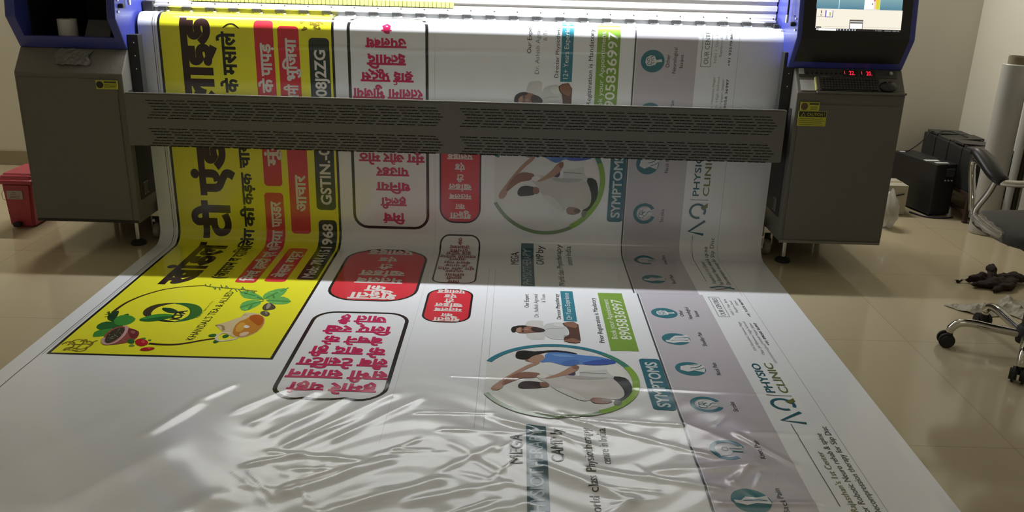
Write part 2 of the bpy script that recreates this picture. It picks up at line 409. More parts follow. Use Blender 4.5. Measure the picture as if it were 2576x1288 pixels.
    def flipz(s, text, xl, xr, head, base, org, k, c, layer=2, bold=0.0):
        a, b = org; (u0, vh), (u1, _) = uv(a + xl / k, b + head / k), uv(a + xr / k, b + head / k); vb = uv(a + (xl + xr) / 2 / k, b + base / k)[1]
        return s.flip(text, u0, u1, vb, vh, c, layer, bold)
    def build(s, name, parent):
        if not s.F: return None
        o = mesh_on_sheet(name, s.U, s.V, s.O, s.F, s.M, s.C, parent); return o
def rounded(pts):
    """corners of a traced outline softened a little"""
    n = len(pts); out = []
    for i in range(n):
        (ax, ay), (bx, by), (cx, cy) = pts[i - 1], pts[i], pts[(i + 1) % n]
        out += [(bx + (ax - bx) * .28, by + (ay - by) * .28), (bx * .72 + (ax + cx) * .14, by * .72 + (ay + cy) * .14), (bx + (cx - bx) * .28, by + (cy - by) * .28)]
    return out
def rrect(u0, u1, v0, v1, r, n=6):
    if r <= 0: return [(u0, v0), (u1, v0), (u1, v1), (u0, v1)]
    out = []
    for cx, cy, a in ((u1 - r, v1 - r, 0), (u0 + r, v1 - r, 90), (u0 + r, v0 + r, 180), (u1 - r, v0 + r, 270)):
        for i in range(n + 1):
            t = math.radians(a + 90 * i / n); out.append((cx + r * math.cos(t), cy + r * math.sin(t)))
    return out

# ---------------------------------------------------------------- lettering (Blender's own font; half letters and stacked letters put together by hand)
_gl = {}
def glyphs(t, bold):
    key = (t, bold)
    if key not in _gl:
        c = bpy.data.curves.new('txt', 'FONT'); c.body = t; c.size = 1; c.resolution_u = 3; c.fill_mode = 'FRONT'
        if bold: c.bevel_depth = bold; c.bevel_resolution = 0
        o = bpy.data.objects.new('txt', c); COL.objects.link(o)
        dg = bpy.context.evaluated_depsgraph_get(); me = bpy.data.meshes.new_from_object(o.evaluated_get(dg), depsgraph=dg)
        n = len(me.vertices); par = list(range(n))
        def root(i):
            while par[i] != i: par[i] = par[par[i]]; i = par[i]
            return i
        Z = [v.co.z for v in me.vertices]; F = []
        for p in me.polygons:
            f = tuple(p.vertices); a = 0
            if bold and sum(Z[i] for i in f) / len(f) < bold * .1: continue
            for i in range(len(f)): q, r = me.vertices[f[i]].co, me.vertices[f[(i + 1) % len(f)]].co; a += q.x * r.y - q.y * r.x
            if abs(a) > 1e-6:
                F.append(f)
                for i in f[1:]: par[root(i)] = root(f[0])
        isl = {}
        for i in range(n): isl.setdefault(root(i), len(isl))
        V = [(v.co.x, v.co.y, (Z[v.index] / bold if bold else 0) * .7 + .25 * (isl[root(v.index)] % 3)) for v in me.vertices]
        use = sorted(set(i for f in F for i in f)); ren = {k: j for j, k in enumerate(use)}
        V = [V[i] for i in use]; F = [tuple(ren[i] for i in f) for f in F]
        bpy.data.objects.remove(o); bpy.data.curves.remove(c); bpy.data.meshes.remove(me)
        _gl[key] = (V, F)
    return _gl[key]
def maxx(t): return max(v[0] for v in glyphs(t, 0)[0])
def adv(t): return maxx(t + 'क') - maxx('क')
def cutx(V, F, x):
    bm = bmesh.new(); vv = [bm.verts.new(p) for p in V]
    for f in F:
        try: bm.faces.new([vv[i] for i in f])
        except ValueError: pass
    bmesh.ops.bisect_plane(bm, geom=bm.verts[:] + bm.edges[:] + bm.faces[:], plane_co=(x, 0, 0), plane_no=(1, 0, 0), clear_outer=True)
    bm.verts.index_update(); r = [tuple(v.co) for v in bm.verts], [tuple(v.index for v in f.verts) for f in bm.faces]; bm.free(); return r
def line2(pts, w):
    V, F = [], []
    for i in range(len(pts) - 1):
        (a, b), (c, d) = pts[i], pts[i + 1]; l = math.hypot(c - a, d - b); nx, ny = -(d - b) / l * w / 2, (c - a) / l * w / 2
        z = .9 + .1 * i; k = len(V); V += [(a + nx, b + ny, z), (a - nx, b - ny, z), (c - nx, d - ny, z), (c + nx, d + ny, z)]; F.append((k, k + 1, k + 2, k + 3))
    return V, F
DEV_H = max(v[1] for v in glyphs('क', 0)[0]); LAT_H = max(v[1] for v in glyphs('H', 0)[0])
_w = {}
def word(t, bold=0.0):
    """plain text plus {x} half letter, [x/y] stacked letters, <x> letter with the r-stroke below, ^ r-hook above the letter just set"""
    if (t, bold) in _w: return _w[(t, bold)]
    V, F, x, i = [], [], 0.0, 0
    def put(g, dx, dy=0.0, sx=1.0, sy=1.0):
        k = len(V); V.extend([(p[0] * sx + dx, p[1] * sy + dy, p[2] + .1 * (len(V) % 3)) for p in g[0]]); F.extend([tuple(q + k for q in f) for f in g[1]])
    run = ''
    def flush():
        nonlocal x, run
        if run: put(glyphs(run, bold), x); x += adv(run)
        run = ''
    while i < len(t):
        ch = t[i]
        if ch == '{':
            flush(); g = t[i + 1]; a = adv(g); cx = a - .15
            put(cutx(*glyphs(g, bold), cx), x); x += cx; i += 3; continue
        if ch == '[':
            flush(); a, b = t[i + 1], t[i + 3]; put(glyphs(a, bold), x, DEV_H * .38, 1, .62); put(glyphs(b, bold), x + adv(a) * .12, -DEV_H * .30, .72, .62); x += adv(a); i += 5; continue
        if ch == '<':
            flush(); a = t[i + 1]; put(glyphs(a, bold), x); m = x + adv(a) / 2
            if a == 'फ': put(line2([(m - .06, .16), (m - .26, .0)], .06 + bold), 0)
            else: put(line2([(m - .17, -.17), (m, -.03), (m + .17, -.17)], .06 + bold), 0)
            x += adv(a); i += 3; continue
        if ch == '^':
            flush(); put(line2([(x - .12, DEV_H), (x - .2, DEV_H + .1), (x - .14, DEV_H + .19), (x - .02, DEV_H + .17)], .055 + bold), 0); i += 1; continue
        run += ch; i += 1
    flush()
    _w[(t, bold)] = (V, F); return V, F
# ---------------------------------------------------------------- the printed adverts
YEL, BLK, RED, CRIM, WHT = (.80, .78, .035), (.012, .013, .014), (.62, .035, .055), (.55, .018, .11), (.70, .67, .65)
BRN, DGR, TEAL, GRN, LAV, GRY = (.028, .011, .013), (.018, .035, .03), (.03, .20, .28), (.24, .44, .06), (.52, .50, .56), (.33, .33, .34)
# yellow tea-and-spice advert: every word reads up the sheet
A = Art(); A.frame(-1.694, -.865, -.9, 2.345, .013, .001, BLK, 1); A.rect(-1.682, -.877, -.9, 2.333, YEL, 1)
A.stroke([(-1.716, -.3), (-1.716, 3.0)], .003, (.12, .11, .11), 1, False); A.stroke([(-1.706, -.3), (-1.706, 2.35)], .002, (.25, .24, .24), 1, False)
tea = A.build('tea_advert', banner); tag(tea, 'yellow advert with a black border and red strips')
A = Art()
A.up('खांडल', 1.625, 1.06, -1.437, .125, BRN, 2, .048, True); A.up('टी', 1.035, .838, -1.430, .125, BRN, 2, .048, True)
A.up('एंड', .812, .52, -1.430, .122, BRN, 2, .048, True); A.up('एलाइड', .49, -.06, -1.455, .125, BRN, 2, .048, True)
A.build('headline', tea)
A = Art()
A.up('(आसाम व दािज^िलंग', 1.535, .98, -1.31, .048, BLK, 2, .038, True); A.up('की', .972, .862, -1.304, .046, BLK, 2, .038, True)
A.up('कड़क', .856, .690, -1.304, .046, BLK, 2, .038, True); A.up('चाय', .668, .53, -1.306, .046, BLK, 2, .038, True)
A.build('tagline', tea); A = Art()
A.up('के', .298, .228, -1.335, .055, BLK, 2, .038, True); A.up('मसाले', .215, .012, -1.335, .058, BLK, 2, .038, True)
A.stroke([(-1.385, -.005), (-1.36, -.022), (-1.335, -.022), (-1.31, -.004)], .006, BLK, 2)
A.build('tagline', tea)
for (u0, u1, v0, v1, words) in [
        (-1.245, -1.150, .79, 1.578, [('िमच^', 1.556, 1.42), ('ह{ल}दी', 1.40, 1.25), ('एवं', 1.235, 1.15), ('धिनया', 1.13, .985), ('पाउडर', .97, .835)]),
        (-1.240, -1.150, -.045, .755, [('मूंग', .655, .50), ('के', .295, .225), ('पापड़', .215, .06)]),
        (-1.118, -1.022, 1.09, 1.558, [('बेसन', 1.50, 1.32), ('ग[ट/ट]ा', 1.30, 1.13)]),
        (-1.118, -1.020, .45, 1.0, [('आचार', .885, .695)]),
        (-1.130, -1.030, -.02, .41, [('रतलामी', .42 - .02, .25), ('भुिजया', .235, .035)])]:
    A = Art(); A.rect(u0, u1, v0, v1, RED, 2, .018)
    for (t, a, b) in words: A.up(t, a, b, u1 - .017, .046, WHT, 3, .036, True)
    A.build('product_strip', tea)
for (u0, u1, v0, v1, words) in [(-.980, -.888, .925, 1.52, [('Mob: 7014151968', 1.495, .945)]), (-.985, -.888, .03, .872, [('GSTIN.-0', .845, .555), ('08J2ZG', .305, .085)])]:
    A = Art(); A.rect(u0, u1, v0, v1, DGR, 2, .02)
    for (t, a, b) in words: A.up(t, a, b, u1 - .022, .050, WHT, 3, .028)
    A.build('number_strip', tea)
# emblem of leaves in a brushed ring with its lettering
O6, K6 = (100, 680), 3.22
def P6(A, pts, c, l=2): A.px(pts, c, l, O6, K6)
def S6(A, pts, w, c, l=2): A.pxs(pts, w, c, l, O6, K6)
G1, G2, G3, G4 = (.02, .13, .03), (.05, .26, .04), (.12, .42, .10), (.01, .05, .02)
A = Art()
S6(A, [(905, 392), (872, 366), (885, 332), (940, 300), (1020, 282), (1110, 273)], lambda t: .034 * math.sin(PI * (t * .9 + .1)) + .003, (.05, .04, .02))
S6(A, [(1090, 275), (1180, 284), (1245, 305), (1268, 340), (1246, 378), (1180, 408), (1085, 430)], lambda t: .046 * math.sin(PI * t) ** .8 + .002, G1)
S6(A, [(950, 414), (1020, 420), (1100, 428)], lambda t: .016 * math.sin(PI * t) + .002, (.03, .03, .02))
P6(A, [(790, 413), (860, 384), (945, 364), (1045, 362), (1108, 376), (1062, 396), (965, 420), (862, 429)], G2, 3)
P6(A, [(790, 413), (900, 400), (1000, 385), (1108, 376), (1062, 396), (965, 420), (862, 429)], G1, 4)
P6(A, [(980, 314), (1040, 311), (1102, 325), (1132, 356), (1080, 359), (1018, 348)], G4, 3); S6(A, [(1132, 356), (1150, 372), (1140, 392)], .006, G4, 3)
A.up('KTA', 2.008, 1.912, -1.332, .038, BLK, 5, .03)
A.build('emblem', tea)
A = Art(); A.up("KHANDAL'S TEA & ALLIED", 2.198, 1.690, -1.208, .030, (.03, .035, .02), 2, .006); A.build('firm_lettering', tea); A = Art(); A.up('Tea & Spices Co.', 1.99, 1.80, -1.262, .008, (.05, .05, .02), 2)
A.build('firm_tagline', tea)
# wreath of twigs, mint, bowl, red blossoms and a glass teapot
A = Art()
S6(A, [(590, 352), (650, 305), (720, 262), (820, 218), (920, 186), (1010, 163), (1110, 148), (1210, 138), (1340, 132)], lambda t: .014 - .006 * t, (.06, .035, .012))
S6(A, [(1330, 132), (1430, 146), (1550, 155), (1650, 165), (1760, 178)], .009, (.12, .16, .04))
q = random.Random(3)
for k in range(16):
    x = 1350 + k * 26; S6(A, [(x, 138 + k * 2.5), (x + q.uniform(-20, 30), 138 + k * 2.5 + q.choice([-1, 1]) * q.uniform(14, 26))], .005, (.10, .17, .05))
S6(A, [(885, 604), (980, 612), (1090, 613), (1200, 600), (1310, 580), (1425, 563)], lambda t: .016 - .004 * t, (.035, .015, .008))
P6(A, [(545, 395), (560, 365), (600, 345), (650, 332), (632, 378), (610, 425), (560, 420)], G4)
for k in range(12):
    S6(A, [(600 + q.uniform(-30, 20), 380 + q.uniform(-15, 15)), (560 + q.uniform(-40, 60), 345 + q.uniform(-10, 50))], .004, G4, 3)
for pts, c in [([(455, 462), (520, 425), (600, 428), (642, 478), (565, 512), (470, 492)], G1), ([(428, 545), (448, 502), (540, 488), (610, 478), (560, 540), (440, 554)], G2),
               ([(598, 402), (680, 364), (782, 390), (765, 432), (680, 462), (610, 452)], G2), ([(560, 430), (640, 400), (700, 440), (640, 490), (580, 480)], G1), ([(640, 395), (700, 360), (735, 366), (690, 390)], G1)]: P6(A, pts, c)
for pts, c in [([(1618, 182), (1690, 168), (1790, 214), (1822, 250), (1700, 242), (1640, 226)], G3), ([(1618, 302), (1650, 260), (1750, 244), (1815, 264), (1722, 322), (1640, 344)], G3),
               ([(1800, 212), (1880, 166), (2024, 146), (1962, 222), (1880, 242), (1820, 246)], G3), ([(1828, 250), (1920, 220), (2000, 224), (2042, 262), (1990, 286), (1880, 283)], G3)]:
    P6(A, pts, c)
for pts in [[(1622, 184), (1720, 208), (1818, 248)], [(1622, 310), (1720, 280), (1815, 256)], [(1820, 240), (1910, 196), (2018, 150)], [(1835, 252), (1940, 256), (2036, 262)], [(1690, 330), (1720, 290)], [(1900, 235), (1890, 205)]]: S6(A, pts, .008, (.05, .26, .06), 3)
for pts in [[(1660, 196), (1700, 190)], [(1720, 228), (1760, 222)], [(1660, 320), (1690, 322)], [(1860, 190), (1900, 186)], [(1900, 272), (1960, 274)], [(1930, 180), (1960, 190)], [(1740, 262), (1780, 260)]]: S6(A, pts, .009, (.20, .52, .16), 3)
for pts, c in [([(1800, 302), (1852, 266), (1902, 290), (1917, 320), (1860, 332), (1810, 336)], (.07, .06, .045)), ([(1778, 350), (1830, 334), (1872, 360), (1850, 386), (1808, 376)], (.09, .075, .06)),
               ([(1850, 268), (1880, 290), (1850, 325), (1830, 320)], (.3, .27, .23)), ([(1820, 340), (1850, 350), (1835, 372)], (.25, .22, .19))]: P6(A, pts, c, 4)
P6(A, [(1420, 452), (1500, 436), (1590, 400), (1640, 388), (1700, 374), (1640, 356), (1720, 352), (1800, 366), (1834, 420), (1790, 495), (1700, 545), (1620, 562), (1540, 545), (1470, 500)], (.62, .50, .30), 3)
P6(A, [(1560, 505), (1600, 432), (1680, 402), (1720, 368), (1800, 370), (1830, 420), (1782, 498), (1700, 540), (1622, 556), (1572, 542)], (.50, .20, .03), 4)
P6(A, [(1690, 400), (1725, 370), (1795, 374), (1822, 420), (1780, 470), (1730, 430)], (.40, .09, .015), 5)
P6(A, [(1580, 500), (1610, 440), (1670, 430), (1660, 490), (1610, 520)], (.62, .34, .06), 5)
P6(A, [(1610, 540), (1640, 515), (1700, 510), (1690, 535), (1640, 552)], (.68, .50, .36), 5)
P6(A, [(1650, 470), (1668, 455), (1690, 462), (1705, 470), (1690, 482), (1662, 484)], (.75, .66, .60), 6)
S6(A, [(1550, 522), (1480, 520), (1432, 556), (1462, 584), (1560, 574), (1600, 560)], .012, (.70, .62, .48), 4)
S6(A, [(1425, 456), (1480, 462), (1490, 500)], .010, (.30, .22, .12), 4); P6(A, [(1475, 545), (1520, 528), (1540, 548), (1490, 566)], G1, 4)
P6(A, [(512, 602), (520, 545), (562, 500), (642, 464), (702, 464), (722, 478), (800, 500), (810, 530), (782, 570), (740, 590), (640, 612), (540, 617)], (.28, .07, .065), 4)
P6(A, [(700, 480), (800, 500), (808, 528), (780, 568), (730, 560), (720, 510)], (.16, .025, .03), 5); P6(A, [(735, 500), (780, 508), (770, 530), (740, 525)], (.30, .10, .09), 6)
P6(A, [(530, 597), (535, 550), (580, 505), (650, 474), (692, 480), (682, 520), (632, 570), (560, 606)], (.045, .04, .025), 5)
for k in range(40):
    x, y = q.uniform(545, 672), q.uniform(488, 585)
    if abs((x - 545) / 127 + (y - 585) / 105) < .22 or q.random() < .35: P6(A, [(x, y), (x + 8, y - 4), (x + 12, y + 3), (x + 3, y + 5)], q.choice([(.20, .19, .12), (.11, .11, .06), (.26, .24, .17)]), 6)
S6(A, [(522, 560), (512, 590), (540, 612), (600, 602), (660, 562), (700, 510), (704, 472), (680, 466)], .012, (.55, .34, .33), 6)
for pts, c in [([(768, 592), (790, 570), (830, 566), (884, 588), (872, 620), (800, 630)], (.42, .012, .022)), ([(806, 652), (868, 634), (944, 640), (912, 660), (832, 668)], (.40, .012, .022)), ([(820, 585), (850, 580), (860, 600), (830, 605)], (.66, .06, .08)), ([(870, 640), (900, 640), (890, 652)], (.66, .12, .13))]: P6(A, pts, c, 5)
for pts, c in [([(700, 595), (730, 562), (775, 578), (760, 612)], G1), ([(720, 620), (750, 608), (780, 625), (730, 632)], (.16, .3, .06)), ([(800, 568), (850, 555), (870, 568), (830, 574)], G2), ([(870, 575), (910, 570), (900, 588)], G2), ([(1355, 540), (1420, 522), (1440, 545), (1390, 556)], G1), ([(1400, 590), (1440, 570), (1460, 590), (1415, 608)], G1)]: P6(A, pts, c, 4)
A.build('herb_wreath', tea)
A = Art()       # small drawn flourish in the near corner and in the far one
FL = (.20, .15, .02)
for pts in [[(180, 612), (230, 590), (280, 598), (270, 630), (220, 640), (190, 660)], [(240, 600), (300, 575), (360, 580), (340, 610), (290, 612)], [(200, 660), (260, 640), (330, 650), (400, 630), (430, 600), (395, 585)],
            [(300, 640), (350, 610), (410, 608), (440, 590), (470, 580)], [(260, 655), (310, 668), (370, 656), (385, 630)], [(225, 618), (250, 606), (275, 612)], [(330, 590), (375, 572), (385, 598)]]: S6(A, pts, .007, FL)
for (x, y) in [(405, 612), (300, 660), (240, 655), (210, 600)]: P6(A, [(x - 18, y), (x, y - 9), (x + 18, y), (x, y + 8)], (.35, .28, .03))
A.build('corner_flourish', tea); A = Art()
for k in range(9):
    x, y = 760 + q.uniform(0, 46), 50 + q.uniform(0, 20); A.pxs([(x, y), (x + q.uniform(-8, 12), y + 5), (x + q.uniform(-6, 16), y + 9), (x + 4, y + 3)], .006, FL, 2)
A.build('corner_flourish', tea)

# slogan panels in the middle: upside-down lettering inside rounded frames
def panel(name, u0, u1, v0, v1, r, fill, w=.014):
    A = Art(); A.frame(u0, u1, v0, v1, w, r, BLK, 1)
    if fill: A.rect(u0 + w, u1 - w, v0 + w, v1 - w, fill, 1, r - w)
    return A
SL = ['शु[द/ध]ता', 'का', 'मतलब', 'खांडल', 'टी', 'एंड', 'एलाइड']
LIST = ['िमच^', 'ह{ल}दी', 'धिनया', 'पाउडर', 'मूंग और मोठ', 'के पापड़', 'बेसन ग[ट/ट]ा', 'आचार', 'रतलामी भुिजया', '<ड>ाई <फ>ूट्स', 'इ{त}यािद', 'उपल{ब}ध', 'है']
C1, K1 = (840, 360), 2.575
A = panel('list', -.803, -.420, -.10, .962, .075, None)
for t, xl, xr, hd, bs in zip(LIST[:5], (320, 303, 275, 275, 163), (460, 472, 495, 487, 588), (505, 406, 307, 212, 118), (460, 362, 262, 165, 75)): A.flipz(t, xl, xr, hd, bs, C1, K1, CRIM, 2, .042)
for t, xl, xr, hd, bs in zip(LIST[8:], (1515, 1565, 1605, 1595, 1698), (1970, 1908, 1858, 1862, 1765), (638, 528, 420, 308, 205), (585, 480, 364, 256, 168)): A.flipz(t, xl, xr, hd, bs, (300, 0), 2.576, CRIM, 2, .042)
tag(A.build('slogan_panel', banner), 'tall white rounded panel with crimson words beside the yellow advert')
A = panel('red', -.812, -.413, 1.078, 1.755, .14, RED, .012)
for t, xl, xr, hd, bs in zip(SL, (85, 195, 130, 158, 290, 285, 218), (400, 335, 445, 460, 380, 410, 515), (1010, 960, 908, 858, 812, 768, 723), (976, 930, 880, 833, 790, 748, 701)): A.flipz(t, xl, xr, hd, bs, C1, K1, WHT, 2, .036)
tag(A.build('slogan_panel', banner), 'large red rounded panel with white words')
A = panel('white', -.808, -.412, 1.875, 2.640, .095, None, .015)
for t, xl, xr, hd, bs in [('हमारे यहां', 255, 1235, 1045, 980), ('सभी सामान', 240, 1360, 907, 842), ('लैब टे{स}िटंग', 360, 1357, 772, 710), ('के बाद ही', 500, 1330, 650, 590), ('बेचने के', 640, 1300, 527, 474), ('िलए रखे', 650, 1390, 413, 360), ('जाते हैं', 815, 1340, 303, 248)]: A.flipz(t, xl, xr, hd, bs, (660, 740), 4.29, CRIM, 2, .042)
tag(A.build('slogan_panel', banner), 'wide white rounded panel with crimson words on the floor part')
A = panel('red_small', -.368, -.162, .33, .922, .075, RED, .008)
for t, xl, xr, hd, bs in zip(SL, (750, 785, 745, 743, 795, 783, 735), (888, 850, 893, 893, 842, 850, 900), (490, 428, 363, 302, 240, 173, 105), (457, 398, 335, 270, 207, 140, 78)): A.flipz(t, xl, xr, hd, bs, C1, K1, WHT, 2, .036)
tag(A.build('slogan_panel', banner), 'small red rounded panel hanging half behind the grey bar')
A = panel('white_small', -.366, -.161, .982, 1.512, .05, None, .008)
for t, xl, xr, hd, bs in zip(LIST, (735, 725, 718, 722, 670, 720, 710, 745, 685, 725, 750, 750, 803), (812, 828, 845, 838, 910, 865, 885, 855, 920, 890, 870, 880, 832), (907, 882, 861, 839, 820, 801, 782, 762, 743, 724, 706, 684, 652), (893, 869, 849, 828, 809, 790, 771, 750, 731, 711, 692, 667, 622)): A.flipz(t, xl, xr, hd, bs, C1, K1, (.30, .05, .08), 2, .02)
tag(A.build('slogan_panel', banner), 'small white rounded panel with many short lines')
A = panel('red_small', -.367, -.165, 1.588, 1.962, .075, RED, .009)
for t, xl, xr, hd, bs in zip(SL, (638, 690, 645, 650, 715, 712, 668), (812, 770, 830, 833, 778, 795, 850), (1158, 1127, 1092, 1062, 1033, 1004, 975), (1138, 1110, 1075, 1044, 1015, 987, 958)): A.flipz(t, xl, xr, hd, bs, C1, K1, WHT, 2, .036)
tag(A.build('slogan_panel', banner), 'small red rounded panel lying on the floor part')
A = Art()
for u in (-.105, -.095 + .02): A.stroke([(u, 1.3), (u, 2.8)], .0016, (.45, .46, .47), 1, False)
A.stroke([(-.39, .0), (-.39, 2.9)], .0012, (.55, .56, .57), 1, False); A.build('trim_line', banner)

# clinic poster, printed twice one after the other; the words read up the sheet
SK1, SK2, SK3 = (.42, .25, .18), (.26, .13, .09), (.10, .045, .035)
O4, K4 = (1200, 700), 3.39
def poster(du, dv, vmap, label):
    def new(): a = Art(); a.du, a.dv, a.vmap = du, dv, vmap; return a
    B = new()
    B.rect(.576, .862, 1.575, 3.33, LAV, 1); B.rect(.565, .572, 1.58, 3.33, (.07, .075, .085), 2)
    B.stroke([(1.055, 1.5), (1.055, 3.33)], .0016, (.42, .43, .44), 1, False)
    p = B.build('clinic_poster', banner)
    tag(p, label)
    A = new(); A.up('MEGA', 2.995, 2.825, .048, .038, BLK, 2, .008)
    A.rect(.060, .123, 2.775, 3.28, (.045, .12, .16), 2); A.up('PHYSIOTHERAPY', 3.262, 2.80, .109, .040, (.42, .52, .56), 3, .008)
    A.up('CAMP', 2.985, 2.84, .172, .037, BLK, 2, .006); A.up('by', 2.828, 2.785, .172, .037, BLK, 2)
    A.up('World class Physiotherapy', 3.27, 2.776, .262, .028, (.04, .04, .04), 2); A.up('centre in India', 2.985, 2.785, .312, .028, (.04, .04, .04), 2)
    A.build('title_lettering', p)
    # round photo with a brushed ring
    A = new()
    cu, cv, r = .176, 2.437, .288
    a0 = math.degrees(math.acos((-.082 - cu) / r))
    pts = [(cu + r * math.cos(math.radians(a)), cv + r * math.sin(math.radians(a))) for a in np.linspace(-a0, a0, 60)]
    A.poly(pts, (.70, .715, .72), 2)
    A.ring(cu, cv, r - .020, r + .002, TEAL, 5, -a0, -50, 60); A.ring(cu, cv, r - .024, r + .002, GRN, 5, -22, 62, 60)
    A.ring(cu, cv, r - .022, r + .002, (.06, .23, .17), 5, -50, -22, 60); A.ring(cu, cv, r - .016, r + .002, (.19, .28, .15), 5, 62, a0, 60)
    def q4(pts, c, l=3): A.px(pts, c, l, O4, K4)
    q4([(840, 808), (1100, 800), (1200, 760), (1310, 900), (1240, 860), (1100, 868), (870, 858)], (.60, .62, .62)); q4([(1090, 760), (1200, 745), (1320, 900), (1250, 858), (1160, 860), (1120, 830)], (.76, .76, .74), 4)
    A.pxs([(850, 822), (980, 826), (1100, 832)], .004, (.30, .31, .33), 4, O4, K4); A.pxs([(870, 855), (990, 862), (1110, 866)], .003, (.35, .36, .38), 4, O4, K4)
    q4([(760, 838), (832, 806), (842, 846), (790, 852)], (.07, .05, .14), 4); q4([(842, 812), (872, 810), (876, 856), (842, 852)], (.78, .78, .80), 5)
    q4([(330, 655), (345, 635), (400, 628), (460, 636), (500, 640), (640, 626), (760, 636), (862, 658), (840, 664), (720, 645), (600, 645), (560, 655), (520, 665), (470, 680), (440, 706), (400, 709), (350, 703), (326, 688)], (.010, .009, .010), 5)
    q4([(470, 672), (540, 658), (582, 688), (562, 716), (520, 727), (470, 736), (438, 727), (402, 713), (440, 702)], SK1, 4); q4([(402, 713), (430, 708), (445, 722), (432, 728)], SK2, 5)
    q4([(540, 722), (480, 735), (400, 768), (290, 830), (200, 890), (122, 942), (116, 968), (150, 980), (190, 962), (236, 930), (238, 902), (300, 855), (420, 788), (532, 745)], SK1, 4)
    q4([(205, 915), (280, 850), (372, 814), (480, 818), (550, 830), (512, 862), (440, 868), (372, 872), (290, 902), (220, 934)], SK2, 5); q4([(150, 935), (205, 925), (230, 940), (190, 970), (150, 978)], SK1, 6)
    q4([(575, 665), (622, 644), (700, 640), (800, 655), (900, 674), (1000, 679), (1090, 694), (1160, 719), (1196, 746), (1080, 757), (960, 758), (870, 746), (806, 766), (740, 762), (660, 737), (600, 726), (560, 737), (528, 720), (580, 702)], (.10, .24, .60), 4)
    q4([(870, 746), (1000, 714), (1150, 704), (1196, 746), (1080, 758), (960, 759)], (.045, .10, .42), 5); q4([(700, 735), (850, 700), (880, 742), (806, 767), (745, 763)], (.07, .17, .48), 5); q4([(620, 660), (760, 668), (860, 690), (760, 690), (660, 680)], (.19, .36, .68), 5)
    q4([(800, 768), (862, 758), (872, 790), (802, 838), (700, 858), (600, 876), (570, 870), (640, 850), (732, 815)], SK1, 6); q4([(800, 768), (862, 758), (872, 790), (830, 800)], SK2, 7)
    q4([(500, 850), (562, 830), (622, 840), (740, 842), (900, 860), (1060, 866), (1152, 870), (1222, 930), (1262, 1000), (1240, 1052), (1150, 1056), (1000, 1046), (960, 1036), (940, 1076), (860, 1062), (742, 1010), (642, 955), (602, 905), (540, 886)], (.56, .55, .54), 5)
    q4([(500, 852), (560, 832), (618, 842), (600, 868), (530, 870)], (.74, .73, .71), 6); q4([(740, 845), (900, 862), (1060, 868), (1120, 872), (1000, 885), (840, 880), (760, 868)], (.44, .43, .43), 6); q4([(640, 955), (760, 960), (900, 1030), (940, 1076), (860, 1062), (742, 1010)], (.66, .66, .65), 6)
    q4([(342, 940), (370, 906), (430, 895), (500, 900), (548, 906), (562, 952), (520, 959), (430, 962), (368, 962)], (.035, .022, .022), 6); q4([(530, 903), (602, 908), (620, 946), (540, 954)], SK2, 7)
    q4([(962, 1040), (1060, 1040), (1155, 1062), (1142, 1086), (1060, 1096), (974, 1086)], SK2, 6); q4([(1060, 1050), (1150, 1062), (1140, 1080), (1070, 1082)], SK3, 7)
    q4([(1138, 857), (1250, 861), (1302, 900), (1330, 970), (1302, 1020), (1242, 1072), (1190, 1082), (1160, 1064), (1240, 1046), (1264, 1000), (1226, 930)], (.010, .012, .018), 6); q4([(1160, 1066), (1244, 1072), (1212, 1117), (1170, 1106)], (.16, .18, .16), 6)
    A.build('photo_roundel', p)
    # portrait of the expert
    A = new()
    q4([(410, 378), (480, 366), (572, 370), (560, 400), (600, 525), (500, 540), (430, 520), (408, 470)], (.62, .62, .63), 1)
    q4([(570, 402), (640, 388), (740, 386), (772, 440), (782, 520), (740, 536), (640, 531), (580, 500), (560, 460)], (.56, .59, .60), 2); q4([(640, 395), (735, 392), (755, 430), (660, 420)], (.66, .68, .68), 3)
    A.pxs([(590, 445), (650, 438), (735, 440)], .003, (.35, .37, .38), 3, O4, K4)
    q4([(285, 440), (320, 416), (420, 411), (428, 426), (336, 430), (332, 470), (300, 474)], (.02, .015, .015), 4); q4([(325, 428), (410, 414), (500, 424), (580, 448), (578, 466), (500, 472), (420, 480), (333, 476)], SK2, 3); q4([(330, 430), (372, 424), (378, 470), (334, 472)], SK1, 4)
    q4([(458, 428), (520, 427), (586, 450), (572, 468), (500, 472), (462, 456)], (.045, .03, .03), 4); q4([(384, 428), (396, 428), (398, 442), (386, 442)], (.03, .02, .02), 5); q4([(384, 456), (396, 456), (398, 470), (386, 470)], (.03, .02, .02), 5); q4([(400, 444), (440, 440), (442, 456), (402, 454)], SK1, 5)
    q4([(728, 386), (860, 380), (874, 470), (888, 572), (742, 556), (744, 530), (740, 512), (792, 498), (774, 430), (734, 412)], SK3, 4); q4([(740, 388), (850, 384), (862, 440), (790, 430), (744, 410)], SK2, 5); q4([(742, 540), (800, 520), (870, 540), (884, 568), (745, 554)], SK2, 5)
    for y in (505, 520, 535): A.pxs([(738, y), (790, y - 6)], .003, SK3, 6, O4, K4)
    A.build('expert_portrait', p)
    A = new(); A.up('Our Expert:', 1.778, 1.622, .079, .019, (.03, .03, .03), 2); A.build('expert_lettering', p)
    A = new(); A.up('Dr. Ashish Agrawal', 1.880, 1.620, .119, .019, (.25, .25, .26), 2); A.build('expert_lettering', p)
    A = new(); A.up('& Team', 1.715, 1.62, .152, .017, (.28, .28, .29), 2); A.build('expert_lettering', p)
    A = new(); A.up('Director Physiotherapy', 1.895, 1.612, .212, .018, (.03, .03, .03), 2); A.build('expert_lettering', p); A = new(); A.rect(.222, .277, 1.576, 1.915, TEAL, 2); A.up('12+ Years Experience', 1.90, 1.60, .257, .022, (.72, .78, .80), 3)
    A.build('experience_strip', p)
